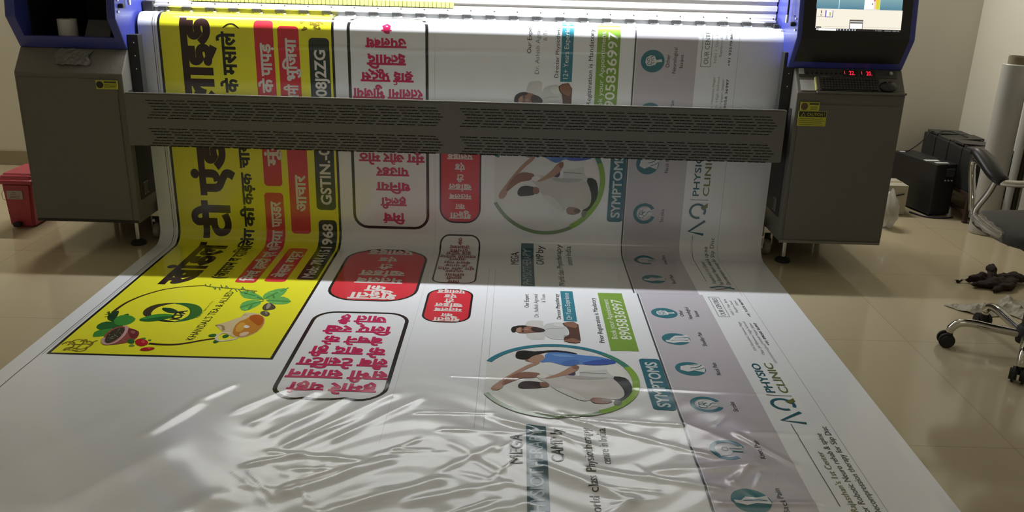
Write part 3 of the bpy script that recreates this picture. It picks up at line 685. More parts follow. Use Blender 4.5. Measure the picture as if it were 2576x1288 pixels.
    A = new(); A.up('Prior Registration is Mandatory', 2.118, 1.648, .372, .020, (.04, .04, .04), 2); A.rect(.389, .497, 1.585, 2.190, (.20, .36, .055), 2)
    A.up('Book your Appointment', 2.082, 1.66, .427, .022, (.72, .78, .66), 3, .008); A.up('8905836997', 2.085, 1.662, .484, .044, (.76, .80, .72), 3, .012)
    A.build('booking_strip', p)
    A = new(); A.rect(.486, .564, 2.255, 2.650, (.025, .15, .21), 2, .016); A.up('SYMPTOMS', 2.628, 2.285, .547, .042, (.60, .68, .70), 3, .022); A.build('symptom_heading', p)
    # symptom icons: teal discs with white drawings
    IW = (.66, .68, .70); IC = (.03, .17, .22)
    for k, (cu, cv, names) in enumerate([(.655, 1.80, [('Other', 1.83, 1.765, .735), ('Neurological', 1.858, 1.73, .767), ('Issues', 1.83, 1.765, .799)]), (.660, 2.065, [('Shoulder Pain', 2.125, 1.995, .772)]), (.668, 2.33, [('Neck Pain', 2.375, 2.275, .772)]),
                                         (.672, 2.60, [('Stroke', 2.645, 2.575, .770)]), (.680, 2.883, [('Knee Pain', 2.93, 2.825, .785)]), (.685, 3.147, [('Back Pain', 3.20, 3.085, .780)])]):
        A = new(); R = .056
        def L(pts, c=IW, l=3): A.poly([(cu - y * R, cv - x * R) for x, y in pts], c, l)      # local frame: x reads up the sheet, y to the left
        def LS(pts, w, c=IW, l=4): A.stroke([(cu - y * R, cv - x * R) for x, y in pts], w * R, c, l)
        if k in (3, 4): A.ring(cu, cv, R * .70, R, IC, 2, 20 if k == 3 else 60, 330 if k == 3 else 345, 40)
        else: A.disc(cu, cv, R, R, IC, 2)
        if k == 0:
            L([(-.45, .1), (-.42, .45), (-.1, .62), (.3, .55), (.52, .2), (.45, -.15), (.1, -.3), (.2, -.75), (-.05, -.8), (-.1, -.35), (-.35, -.2)])
            for x, y in [(-.2, .3), (.15, .35), (.3, .05), (-.05, .0), (-.3, 0)]: A.ring(cu - y * R, cv - x * R, R * .10, R * .15, IC, 4, 0, 300, 14)
        elif k == 1:
            L([(-.55, .75), (-.25, .8), (-.2, .5), (.1, .35), (.55, .0), (.6, -.5), (.75, -.95), (.4, -.9), (.35, -.4), (.15, -.1), (-.1, -.5), (-.1, -.95), (-.5, -.9), (-.55, -.2), (-.7, .3)]); LS([(.1, .1), (.2, -.35), (.3, -.9)], .06, IC); LS([(-.3, .4), (-.2, -.2), (-.25, -.8)], .05, IC)
        elif k == 2:
            L([(-.2, .7), (.35, .6), (.55, .1), (.4, -.35), (.75, -.85), (.35, -1.0), (-.5, -.85), (-.25, -.2), (-.45, .25)]); LS([(.1, .0), (.25, -.5), (.6, -.85)], .07, IC); LS([(-.15, -.3), (.0, -.7), (.2, -.95)], .06, IC)
        elif k == 3:
            L([(-.5, .2), (-.3, .58), (.2, .6), (.5, .3), (.45, -.1), (.6, -.3), (.3, -.6), (-.15, -.65), (-.2, -.3), (-.45, -.1)])
            for x, y, r in [(-.2, .25, .28), (.05, .3, .2), (-.05, .0, .22), (.2, .1, .16)]: A.ring(cu - y * R, cv - x * R, R * (r - .05), R * r, IC, 4, 0, 280, 18)
            LS([(.0, -.2), (.2, -.4), (.15, -.6)], .06, IC)
        elif k == 4:
            L([(-.62, .5), (-.1, .62), (.4, .3), (.55, -.1), (.3, -.5), (.35, -.85), (-.1, -.8), (-.15, -.3), (-.5, .0)]); LS([(.1, -.1), (.1, -.8)], .12, (.22, .26, .30)); LS([(-.12, -.2), (-.2, -.8)], .10, IC); A.ring(cu - .15 * R, cv - .05 * R, R * .12, R * .2, (.35, .40, .43), 4)
        else:
            L([(-.3, .85), (.05, .85), (.0, .5), (.35, .2), (.25, -.3), (.45, -.9), (-.35, -.95), (-.3, -.2), (-.45, .3)]); LS([(-.05, .4), (.02, -.2), (-.05, -.8)], .10, IC)
        for (t, a, b, u) in names: A.up(t, a, b, u, .017, (.05, .05, .06), 3)
        A.build('symptom_icon', p)
    # addresses and clinic lettering
    A = new(); A.frame(.882, .930, 1.598, 1.822, .0022, .001, (.15, .19, .19), 2); A.up('OUR CENTRES', 1.808, 1.612, .917, .021, (.16, .18, .18), 2)
    for t, a, b, u, c in [('NSH 1 Opp. Birla', 1.80, 1.62, .955, GRY), ('Bagalpura Road', 1.77, 1.64, .977, GRY), ('Jaipur', 1.69, 1.63, .997, GRY), ('+91 92570 86997', 1.815, 1.61, 1.022, (.04, .04, .04)),
                          ('E/A Dharamlok, Hanuman Nagar', 2.15, 1.87, .958, GRY), ('Opp. Jal Bhawan, High School', 2.19, 1.87, .980, GRY), ('Vaishali Nagar, Jaipur', 2.09, 1.88, 1.002, GRY), ('+91 89058 36997', 2.10, 1.88, 1.024, (.04, .04, .04)), ('jaipurphysioclinic@mail', 2.26, 2.09, 1.006, GRY)]:
        A.up(t, a, b, u, .011, c, 2, .008 if c != GRY else 0)
    A.build('address_lettering', p)
    A = new(); DT = (.02, .12, .17)
    A.stroke([(.978, 2.705), (.902, 2.690), (.980, 2.632)], .013, DT, 2, False); A.ring(.937, 2.580, .031, .043, DT, 2, -20 + 90, 300 + 90, 40); A.poly([(.950, 2.560), (.985, 2.535), (.985, 2.56), (.962, 2.575)], (.14, .16, .05), 2)
    A.stroke([(.895, 2.518), (.985, 2.518)], .003, (.14, .16, .10), 2, False); A.up('PHYSIO', 2.497, 2.268, .934, .030, DT, 2, .014); A.up('CLINIC', 2.497, 2.262, .984, .030, (.16, .19, .07), 2, .014)
    A.stroke([(.925, 2.712), (.929, 3.16)], .0025, (.10, .11, .11), 2, False)
    A.up("Rajasthan's 1st Center", 3.185, 2.875, .972, .019, (.16, .18, .06), 2); A.up('for Robotic Neuro rehab & spine', 3.195, 2.768, 1.004, .019, (.04, .05, .05), 2); A.up('Decompression therapy for Slip Disc', 3.195, 2.722, 1.036, .019, (.04, .05, .05), 2)
    A.stroke([(.93, 3.24), (.985, 3.22), (1.04, 3.25)], .016, DT, 2); A.stroke([(.95, 3.26), (1.0, 3.245), (1.03, 3.22)], .010, (.09, .10, .08), 2)
    A.build('clinic_lettering', p)
poster(0, 0, None, 'clinic poster lying on the floor part of the sheet')
poster(-.014, -1.757, lambda v: v - 1.757 if v > 2.6 else .935 * (v - 2.6) + .843, 'clinic poster hanging from the printer')
# ---------------------------------------------------------------- the large-format printer
gm = mat('grey_hammered_steel', (.118, .112, .096), .48, spec=.4, noise=(140, .12), bump=(220, .12))
gm2 = mat('grey_door_steel', (.114, .110, .097), .46, spec=.4, noise=(150, .14), bump=(240, .12))
barm = mat('grey_bar_steel', (.125, .125, .115), .42, spec=.4, noise=(150, .10), bump=(240, .10))
dkm = mat('black_steel', (.010, .010, .010), .5); blk = mat('black_plastic', (.012, .012, .013), .35); rub = mat('black_rubber', (.012, .011, .010), .7)
blum = mat('blue_lacquer', (.035, .046, .26), .38, spec=.5, noise=(40, .08), coat=.2)
alu = mat('brushed_aluminium', (.74, .73, .72), .34, .65, bump=(90, .03)); alu2 = mat('matt_aluminium', (.40, .39, .38), .42, 1.0); steel = mat('bright_steel', (.75, .74, .72), .16, 1.0)
rolm = mat('grey_white_rubber', (.55, .55, .54), .5); railm = mat('grey_painted_rail', (.13, .128, .122), .45)
yst = mat('yellow_sticker', (.42, .40, .03), .45); yst2 = mat('pale_sticker_edge', (.40, .40, .22), .5); prn = empty('wide_format_printer', (-.27, 4.3, 0), 'wide grey and blue banner printer standing across the room', 'printer')
LX0, LX1, RX0, RX1 = -2.295, -1.80, 1.283, 1.777
CAB = [(4.0, .155), (4.0, .865), (4.085, .968), (4.80, .968), (4.80, .155)]
def foot(p, x, y):
    f = MB().lathe([(.0, 0), (.037, 0), (.040, .006), (.034, .016), (.014, .026), (.0, .028)], (x, y, 0)).build('levelling_foot', rub, p, 40)
    MB().cyl((x, y, .02), (x, y, .17), .010, seg=12).build('threaded_rod', steel, f, 40)
def castor(p, x, y):
    f = MB().cyl((x - .016, y, .042), (x + .016, y, .042), .040, seg=24, bev=.005).build('castor', mat('pale_castor_wheel', (.30, .28, .23), .5), p, 40)
    MB().box(x - .024, x - .018, y - .018, y + .018, .035, .13).box(x + .018, x + .024, y - .018, y + .018, .035, .13).box(x - .03, x + .03, y - .03, y + .03, .12, .157, .003).build('castor_fork', steel, f)
for side, x0, x1 in (('left', LX0, LX1), ('right', RX0, RX1)):
    c = MB().prism(CAB, x0, x1, .004).build('cabinet', gm, prn)
    xi = x1 if side == 'left' else x0; s = 1 if side == 'left' else -1
    if side == 'left':
        MB().box(x0 + .018, x1 - .03, 3.994, 4.001, .172, .842, .003).build('front_door', gm2, c)
        MB().box(x0 + .004, x1 - .004, 3.996, 4.001, .157, .168, .001).build('bottom_edge', dkm, c)
    else:
        MB().box(x0 + .02, x1 - .012, 3.994, 4.001, .165, .815, .003).build('front_door', gm2, c)
        MB().box(x0 + .085, x1 - .002, 3.982, 4.003, .868, .878, .002).build('keyboard_ledge', gm, c)
        MB().box(x0 + .004, x1 - .004, 3.996, 4.001, .147, .160, .001).build('bottom_edge', mat('light_grey_edge', (.16, .15, .13), .5), c)
    MB().box(min(xi, xi + s * .003), max(xi, xi + s * .003), 4.045, 4.78, .26, .785, .001).build('side_panel', mat('black_side_panel', (.012, .012, .012), .6), c)
    MB().box(x0 + .02, x1 - .02, 4.72, 4.75, .012, .157, .002).box(min(xi - s * .02, xi - s * .05), max(xi - s * .02, xi - s * .05), 4.32, 4.72, .03, .157, .002).build('added_light_skirt', dkm, c)  # added skirt that keeps light from passing under the cabinet
    # socket plate with four screws on the inner side
    so = MB().box(min(xi, xi + s * .006), max(xi, xi + s * .006), 4.075, 4.125, .275, .345, .004).build('socket', blk, c)
    for yy in (4.082, 4.118):
        for zz in (.282, .338): MB().cyl((xi + s * .005, yy, zz), (xi + s * .009, yy, zz), .0035, seg=10).build('screw', steel, so, 40)
    foot(c, xi - s * .085, 4.15); foot(c, xi - s * .08, 4.70); foot(c, (x0 if side == 'left' else x1) + s * .07, 4.70)
    castor(c, xi - s * .075 + s * .05, 4.26); castor(c, xi - s * .06, 4.60)
    if side == 'left':
        st = MB().box(-1.922, -1.823, 3.9915, 3.9945, .798, .838, .0008).build('warning_sticker', yst, c)
        MB().cyl((-1.904, 3.992, .818), (-1.904, 3.9905, .818), .016, seg=24).build('pictogram', blk, st)
        m = MB().box(-1.884, -1.828, 3.9905, 3.9917, .826, .834)
        for k in range(3): m.box(-1.884, -1.834 + .003 * k, 3.9905, 3.9917, .805 + k * .006, .8065 + k * .006)
        m.build('sticker_text', mat('sticker_ink', (.05, .05, .02), .6), st)
    else:
        st = MB().box(1.302, 1.390, 3.9915, 3.9945, .786, .826, .0008).build('warning_sticker', yst, c)
        MB().cyl((1.321, 3.992, .806), (1.321, 3.9905, .806), .016, seg=24).build('pictogram', mat('brown_ink', (.10, .05, .03), .6), st)
        m = MB().box(1.342, 1.386, 3.9905, 3.9917, .814, .822)
        for k in range(3): m.box(1.348, 1.380, 3.9905, 3.9917, .792 + k * .006, .7935 + k * .006)
        m.build('sticker_text', mat('sticker_ink', (.05, .05, .02), .6), st)
        st = MB().box(1.298, 1.428, 3.9915, 3.9945, .716, .785, .0008).build('warning_sticker', yst, c)
        MB().box(1.301, 1.425, 3.9905, 3.9917, .759, .783).build('sticker_heading', blk, st)
        MB().prism([(1.309, .762), (1.331, .762), (1.320, .780)], 3.9895, 3.9907, axis='y').build('warning_triangle', yst, st)
        MB().prism([(1.3125, .7635), (1.3275, .7635), (1.320, .7765)], 3.9885, 3.9897, axis='y').build('triangle_ink', blk, st)
        m = MB()
        for k in range(4): m.box(1.306, 1.420 - .008 * (k % 2), 3.9905, 3.9917, .722 + k * .009, .7235 + k * .009)
        m.build('sticker_text', mat('sticker_ink', (.05, .05, .02), .6), st)
def wall_text(name, t, x0, x1, z0, z1, y, m, parent, rot=None):
    V, F = word(t, .01); a0, a1 = min(p[0] for p in V), max(p[0] for p in V)
    me = bpy.data.meshes.new(name); P = [(x0 + (p[0] - a0) / (a1 - a0) * (x1 - x0), y - .0001 * p[2], z0 + p[1] / LAT_H * (z1 - z0)) for p in V]
    if rot: P = [rot(p) for p in P]
    me.from_pydata(P, [], F); me.update(); return link(name, me, m, parent)
wall_text('caution_lettering', 'CAUTION !', 1.338, 1.418, .764, .777, 3.9902, yst, st)

# left head: blue frame around a dark opening
HEAD = [(4.085, .968), (4.0, 1.11), (4.03, 1.30), (4.06, 1.48), (4.86, 1.48), (4.86, .968)]
lh = MB().prism(HEAD, LX0, LX0 + .045, .004).prism(HEAD, LX1 - .04, LX1, .004)
lh.prism([(4.085, .968), (4.052, 1.023), (4.095, 1.023), (4.125, .968)], LX0 + .04, LX1 - .035, .003)
lh.prism([(4.052, 1.43), (4.06, 1.48), (4.86, 1.48), (4.86, 1.43)], LX0 + .04, LX1 - .035, .003)
lh = lh.build('head_cover', blum, prn); tag(lh, 'blue open frame of the left head')
MB().box(LX0 + .045, LX1 - .04, 4.10, 4.84, .968, .985).box(LX0 + .045, LX1 - .04, 4.66, 4.68, .985, 1.43).box(LX0 + .046, LX0 + .050, 4.12, 4.66, .985, 1.43).box(LX1 - .046, LX1 - .041, 4.12, 4.66, .985, 1.43).build('dark_lining', dkm, lh)
MB().prism([(4.12, .985), (4.30, .985), (4.30, 1.07), (4.20, 1.09)], -2.02, -1.90, .003).build('inner_bracket', mat('dim_grey_metal', (.05, .05, .05), .4), lh)
MB().cyl((-2.22, 4.40, 1.185), (-1.85, 4.40, 1.19), .004, seg=8).build('inner_rod', steel, lh)
for (x, nm, s) in ((LX1, 'left', 1), (RX0, 'right', -1)):
    pass
# right head: blue housing, black front, monitor
rh = MB().prism(HEAD, RX0 - .035, RX1, .005).build('head_cover', blum, prn); tag(rh, 'blue head holding the monitor')
def onfront(x, z, off=0.0):
    """point on the slanted front of the heads at height z"""
    for (y0, z0), (y1, z1) in zip(HEAD[:3], HEAD[1:4]):
        if z0 <= z <= z1 + 1e-6:
            t = (z - z0) / (z1 - z0); n = Vector((0, -(z1 - z0), (y1 - y0))).normalized(); return Vector((x, y0 + t * (y1 - y0), z)) + n * off
def front_quad(mb, x0, x1, z0, z1, off, th=.003, mi=0):
    t = bmesh.new(); q = [onfront(x0, z0, off), onfront(x1, z0, off), onfront(x1, z1, off), onfront(x0, z1, off), onfront(x0, z0, off - th), onfront(x1, z0, off - th), onfront(x1, z1, off - th), onfront(x0, z1, off - th)]
    v = [t.verts.new(p) for p in q]
    for f in ((0, 1, 2, 3), (7, 6, 5, 4), (0, 4, 5, 1), (1, 5, 6, 2), (2, 6, 7, 3), (3, 7, 4, 0)): t.faces.new([v[i] for i in f])
    bmesh.ops.recalc_face_normals(t, faces=t.faces); return mb._merge(t, mi)
bz = mat('black_glossy_bezel', (.008, .008, .009), .28)
m = MB(); front_quad(m, 1.270, 1.750, 1.000, 1.1105, .003, .006); front_quad(m, 1.270, 1.750, 1.1095, 1.3005, .003, .006); front_quad(m, 1.270, 1.750, 1.2995, 1.455, .003, .006)
bez = m.build('monitor_bezel', bz, rh)
def glow(n, c, e): return mat(n, (.02, .02, .02), .3, emit=c, es=e)
def scr(name, x0, x1, z0, z1, m, parent, off=.006): return front_quad(MB(), x0, x1, z0, z1, off, .002).build(name, m, parent)
def gradmat():
    m = glow('screen_blue', (.1, .3, .4), .85); nt = m.node_tree; b = nt.nodes['Principled BSDF']
    tc = nt.nodes.new('ShaderNodeTexCoord'); sp = nt.nodes.new('ShaderNodeSeparateXYZ'); mr = nt.nodes.new('ShaderNodeMapRange'); rp = nt.nodes.new('ShaderNodeValToRGB')
    mr.inputs[1].default_value = 1.235; mr.inputs[2].default_value = 1.33
    rp.color_ramp.elements[0].color = (.10, .27, .38, 1); rp.color_ramp.elements[1].color = (.42, .68, .66, 1)
    L = nt.links; L.new(tc.outputs['Object'], sp.inputs[0]); L.new(sp.outputs['Z'], mr.inputs[0]); L.new(mr.outputs[0], rp.inputs[0]); L.new(rp.outputs[0], b.inputs['Emission Color']); return m
sc1 = scr('screen', 1.322, 1.702, 1.236, 1.298, gradmat(), bez); scr('screen', 1.320, 1.702, 1.302, 1.42, gradmat(), bez)
sc2 = scr('screen', 1.325, 1.705, 1.153, 1.236, glow('screen_cream', (1.0, .93, .78), .95), bez, .0062)
dk = glow('screen_dark', (.03, .03, .035), .3); wt = glow('screen_white', (1, 1, .97), 1.1)
tb = scr('task_bar', 1.325, 1.705, 1.143, 1.153, dk, bez, .0064)
scr('search_box', 1.338, 1.417, 1.1435, 1.152, wt, tb, .0072); scr('start_button', 1.329, 1.335, 1.145, 1.151, wt, tb, .0072)
for k, x in enumerate((1.421, 1.434, 1.448, 1.461, 1.474, 1.487, 1.499)): scr('task_icon', x, x + .006, 1.1455, 1.151, glow('screen_icon', (.7, .75, .8), .8), tb, .0072)
for x, w in ((1.592, .006), (1.602, .018), (1.632, .03), (1.668, .018), (1.69, .007)): scr('task_icon', x, x + w, 1.146, 1.1495, glow('screen_icon_dim', (.5, .5, .5), .5), tb, .0072)
scr('artwork_thumbnail', 1.533, 1.602, 1.237, 1.298, wt, sc1, .0072); scr('artwork_thumbnail', 1.533, 1.602, 1.302, 1.40, wt, sc1, .0072)
scr('artwork_yellow', 1.582, 1.6, 1.238, 1.298, glow('screen_yellow', (.85, .7, .06), .95), sc1, .0080); scr('artwork_green_line', 1.5975, 1.6005, 1.238, 1.298, glow('screen_lime', (.55, .85, .1), .95), sc1, .0086)
scr('artwork_pink', 1.574, 1.583, 1.238, 1.298, glow('screen_pink', (.95, .75, .65), .95), sc1, .0080); scr('artwork_red', 1.573, 1.580, 1.272, 1.290, glow('screen_red', (.75, .15, .12), .9), sc1, .0088); scr('artwork_grey', 1.566, 1.570, 1.256, 1.264, glow('screen_grey', (.3, .3, .3), .5), sc1, .0088)
scr('page_line', 1.420, 1.4225, 1.237, 1.298, glow('screen_pale_blue', (.55, .85, .95), 1.0), sc1, .0072)
pl = glow('screen_purple', (.22, .17, .55), .8)
t1 = scr('job_thumbnail', 1.363, 1.398, 1.200, 1.229, pl, sc2, .0072); scr('job_picture', 1.368, 1.394, 1.2025, 1.2285, wt, t1, .0080); scr('job_artwork', 1.380, 1.389, 1.206, 1.222, glow('screen_olive', (.7, .7, .25), .8), t1, .0088)
scr('job_mark', 1.343, 1.346, 1.216, 1.229, dk, sc2, .0072); scr('job_mark', 1.343, 1.346, 1.206, 1.211, dk, sc2, .0072); scr('job_caption', 1.328, 1.362, 1.2015, 1.203, glow('screen_text', (.5, .48, .42), .6), sc2, .0072); scr('status_tag', 1.327, 1.350, 1.1545, 1.1595, dk, sc2, .0072)
dl = scr('dialog_window', 1.474, 1.534, 1.153, 1.192, glow('screen_frame', (.22, .2, .18), .5), sc2, .0072); scr('dialog_page', 1.477, 1.531, 1.154, 1.176, wt, dl, .0080); scr('dialog_bar', 1.477, 1.531, 1.182, 1.185, wt, dl, .0080)
scr('rule_line', 1.36, 1.70, 1.1605, 1.1612, glow('screen_text', (.5, .48, .42), .6), sc2, .0072)
# knobs and gas struts on the inner sides
for x, s in ((LX1, 1), (RX0 - .035, -1)):
    p = lh if s == 1 else rh
    MB().cyl((x, 4.05, 1.165), (x + s * .022, 4.05, 1.165), .011, seg=18, bev=.003).build('knob', blk, p, 40)
    for yy, zz in ((4.03, 1.14), (4.035, 1.19), (4.07, 1.20)): MB().cyl((x, yy, zz), (x + s * .006, yy, zz), .005, seg=12).build('screw', steel, p, 40)
    g = MB().cyl((x + s * .018, 4.12, 1.20), (x + s * .012, 4.15, 1.47), .005, seg=10).build('gas_strut', blk, p, 40)
    MB().cyl((x + s * .019, 4.118, 1.165), (x + s * .018, 4.12, 1.20), .007, seg=12).build('strut_end', rolm, g, 40)
# control row on the slanted top of the right cabinet
def slope(x, t, off=0.0):
    a = Vector((0, 4.0, .865)); b = Vector((0, 4.085, .968)); d = b - a; n = Vector((0, -d.z, d.y)).normalized(); q = a + d * t + n * off; return Vector((x, q.y, q.z))
def slope_quad(mb, x0, x1, t0, t1, off, th, mi=0):
    t = bmesh.new(); v = [t.verts.new(p) for p in (slope(x0, t0, off), slope(x1, t0, off), slope(x1, t1, off), slope(x0, t1, off), slope(x0, t0, off - th), slope(x1, t0, off - th), slope(x1, t1, off - th), slope(x0, t1, off - th))]
    for f in ((0, 1, 2, 3), (7, 6, 5, 4), (0, 4, 5, 1), (1, 5, 6, 2), (2, 6, 7, 3), (3, 7, 4, 0)): t.faces.new([v[i] for i in f])
    bmesh.ops.recalc_face_normals(t, faces=t.faces); return mb._merge(t, mi)
cp = slope_quad(MB(), 1.298, 1.748, .66, .96, .003, .004).build('control_strip', mat('dark_grey_strip', (.045, .045, .042), .4), prn)
for k in range(8):
    x = 1.338 + k * .022; MB().cyl(slope(x, .80, .002), slope(x, .80, .007), .0055, seg=14).build('push_button', blk, cp, 40)
for k, x in enumerate((1.535, 1.614)):
    d = slope_quad(MB(), x - .034, x + .036, .68, .95, .0045, .003).build('temperature_display', blk, cp)
    def sl(p): return tuple(slope(p[0], p[2], .0062))
    wall_text('digits', ('22.', '20.')[k], x - .006, x + .020, .74, .90, 0, glow('red_led', (1.0, .02, .06), 1.3), d, sl)
    slope_quad(MB(), x - .028, x - .025, .78, .90, .0055, .001).build('indicator', glow('red_led_dim', (1.0, .03, .06), .8), d)
MB().cyl(slope(1.722, .84, .002), slope(1.722, .84, .012), .008, seg=16, bev=.002).build('key_switch', rolm, cp, 40)

# middle: hood, beam, rail with pinch rollers, platen, fan bar
MB().box(LX1 + .005, RX0 - .04, 4.20, 4.86, 1.438, 1.460, .004).box(LX1 + .005, RX0 - .04, 4.84, 4.86, .97, 1.438, .003).build('hood', gm, prn)
MB().box(-1.72, 1.18, 4.205, 4.245, LED_Z, LED_Z + .018, .003).build('led_strip', glow('led_strip_light', (.93, .95, 1.0), 5.0), prn)
MB().box(LX1 + .005, RX0 - .04, 4.265, 4.83, 1.02, ZT + RT - .001, .004).build('platen', alu2, prn)
beam = MB().prism([(4.345, 1.172), (4.345, 1.186), (4.352, 1.188), (4.352, 1.199), (4.340, 1.202), (4.340, 1.222), (4.353, 1.226), (4.353, 1.243), (4.338, 1.246), (4.338, 1.272), (4.36, 1.276), (4.36, 1.30), (4.46, 1.30), (4.46, 1.172)], LX1 + .004, RX0 - .04).build('guide_beam', alu, prn)
MB().box(-1.79, 1.235, 4.322, 4.345, 1.160, 1.174, .002).build('screw_ledge', alu, prn)
rail = MB().box(-1.755, 1.235, 4.305, 4.34, 1.148, 1.1615, .003).build('bright_rail', alu, prn)
MB().box(-1.755, 1.235, 4.312, 4.335, 1.118, 1.149, .001).build('roller_rail', railm, prn)
scm = []
for k in range(27):
    x = -1.70 + k * .1117
    MB().sphere((x + .020, 4.321, 1.1675), .0035, seg=8).build('screw', blk if k % 1 == 0 else steel, prn)
    pr_ = MB().box(x - .021, x + .021, 4.290, 4.313, 1.1345, 1.1515, .002).build('pinch_roller', mat('dark_clamp', (.012, .012, .012), .5), prn)
    MB().cyl((x - .012, 4.300, 1.1305), (x + .028, 4.300, 1.1305), .0045, seg=14).build('roller', rolm, pr_, 40)
    MB().box(x + .004, x + .007, 4.288, 4.291, 1.134, 1.147).build('clip', steel, pr_)
MB().box(1.215, 1.238, 4.255, 4.31, 1.120, 1.146, .002).box(1.238, 1.247, 4.22, 4.33, 1.115, 1.122).build('end_stop', dkm, prn)
MB().box(-1.795, -1.745, 4.29, 4.34, 1.10, 1.175, .003).build('end_stop', dkm, prn)
ch = MB()
for k in range(62):
    x = -1.58 + k * .0205; ch.box(x, x + .0185, 4.322, 4.344, 1.178, 1.208, .003)
ch.build('drag_chain', mat('lime_yellow_plastic', (.30, .34, .08), .45), prn)
bar = MB().prism([(3.990, .540), (3.985, .548), (3.985, .780), (3.990, .786), (4.166, .748), (4.166, .540)], LX1 + .003, RX0 - .04, .002).build('fan_bar', barm, prn)
MB().box(-1.79, 1.235, 3.984, 3.992, .784, .7885, .001).build('bar_lip', mat('pale_steel_edge', (.30, .30, .28), .3, .6), bar)  # paler, shinier strip along the top edge of the bar
sl_ = MB()
for band, z0 in ((0, .7535), (1, .6225)):
    for r in range(7):
        sh = (min(r, 6 - r)) * .011
        for k in range(30):
            if k == 14: continue
            x = -1.70 + k * .0962 + sh
            for j in range(3):
                sl_.box(x + j * .0285, x + j * .0285 + .0255, 3.9842, 3.9856, z0 - r * .0134 - .0019, z0 - r * .0134 + .0019)
sl_.build('vent_slots', mat('slot_dark', (.004, .004, .004), .9), bar)
for x0, x1, x2 in ((LX1, LX1 + .050, LX1 + .034), (RX0 - .050, RX0, RX0 - .040)):
    b = MB().box(x0, x1, 4.095, 4.145, .745, 1.035, .002).build('side_bracket', mat('dark_bracket_steel', (.018, .018, .017), .5), prn)
    for zz in (.88, .94, 1.0): MB().sphere(((x0 + x1) / 2 + .004, 4.095, zz), .004, seg=8).build('rivet', steel, b)
MB().box(LX1 - .01, RX0 + .01, 4.56, 4.64, .22, .34, .005).build('cross_beam', gm, prn)
MB().cyl((-1.80, 4.36, .12), (1.275, 4.36, .12), .055, seg=24).build('take_up_tube', mat('pale_wrapped_tube', (.36, .35, .31), .55, bump=(30, .5)), prn, 40)
# things on the printer
kbm = mat('keyboard_black', (.015, .015, .016), .4)
kb = empty('keyboard', slope(1.51, .2), 'black keyboard lying on the slanted control shelf below the monitor', 'keyboard')
slope_quad(MB(), 1.385, 1.660, .08, .64, .012, .010).build('body', kbm, kb)
km = MB()
for r in range(5):
    for k in range(19): slope_quad(km, 1.392 + k * .0138, 1.392 + k * .0138 + .0118, .12 + r * .095, .12 + r * .095 + .078, .0165, .0045)
km.build('keys', mat('key_black', (.020, .020, .021), .5), kb)
wall_text('lettering', 'WORLD', 1.392, 1.436, .605, .635, 0, mat('pale_grey_print', (.35, .35, .33), .5), kb, lambda p: tuple(slope(p[0], p[2], .0125)))
slope_quad(MB(), 1.366, 1.3715, .10, .60, .0125, .010).build('edge_strip', mat('pale_lime_edge', (.62, .64, .25), .4), kb)
slope_quad(MB(), 1.3715, 1.3855, .08, .62, .012, .010).build('end_cap', mat('grey_end_cap', (.10, .10, .07), .4), kb)
ms = empty('computer_mouse', slope(1.70, .25), 'black computer mouse at the right end of the keyboard', 'mouse')
mm = MB(); 
t = bmesh.new(); bmesh.ops.create_uvsphere(t, u_segments=20, v_segments=12, radius=1)
ax = [Vector((1, 0, 0)), (slope(0, 1) - slope(0, 0)).normalized()]; nn = ax[0].cross(ax[1])
for v in t.verts: v.co = slope(1.697, .28, .012) + ax[0] * v.co.x * .040 + ax[1] * v.co.y * .028 + nn * max(v.co.z, -.4) * .015
mm._merge(t, 0); mo = mm.build('body', blk, ms, 60)
MB().cyl(slope(1.690, .40, .024) - Vector((.003, 0, 0)), slope(1.690, .40, .024) + Vector((.003, 0, 0)), .006, seg=12).build('scroll_wheel', mat('grey_end_cap', (.10, .10, .07), .4), ms)
def crumple(name, pts, h, m, label, cat, seed, res=.012, ridge=1.0, group=None, base=None):
    """a crumpled sheet: outline in plan, heaped and creased"""
    q = random.Random(seed); bm = bmesh.new(); f = bm.faces.new([bm.verts.new((x, y, 0)) for x, y in pts])
    bmesh.ops.triangulate(bm, faces=bm.faces[:])
    for _ in range(5):
        ed = [e for e in bm.edges if e.calc_length() > res * 1.6]
        if not ed: break
        bmesh.ops.subdivide_edges(bm, edges=ed, cuts=1); bmesh.ops.triangulate(bm, faces=bm.faces[:])
    rd = [(q.uniform(min(p[0] for p in pts), max(p[0] for p in pts)), q.uniform(min(p[1] for p in pts), max(p[1] for p in pts)), q.uniform(0, PI), q.uniform(.3, 1)) for _ in range(14)]
    bd = set(v for e in bm.edges if e.is_boundary for v in e.verts)
    cx = sum(p[0] for p in pts) / len(pts); cy = sum(p[1] for p in pts) / len(pts); R = max(math.hypot(p[0] - cx, p[1] - cy) for p in pts)
    for v in bm.verts:
        x, y = v.co.x, v.co.y; z = 0
        for (a, b, an, k) in rd:
            d = abs(-(x - a) * math.sin(an) + (y - b) * math.cos(an)); z += k * max(0, 1 - d / (.05 * ridge)) * (1 if math.hypot(x - a, y - b) < R * .7 else .3)
        e = min((math.hypot(x - w.co.x, y - w.co.y) for w in bd), default=0)
        v.co.z = h * min(1, .25 + e / (R * .35)) * (.25 + .35 * z) + q.uniform(0, .05) * h
    me = bpy.data.meshes.new(name); bm.to_mesh(me); bm.free()
    o = link(name, me, m); o.modifiers.new('thickness', 'SOLIDIFY').thickness = .0015
    return tag(o, label, cat, group)
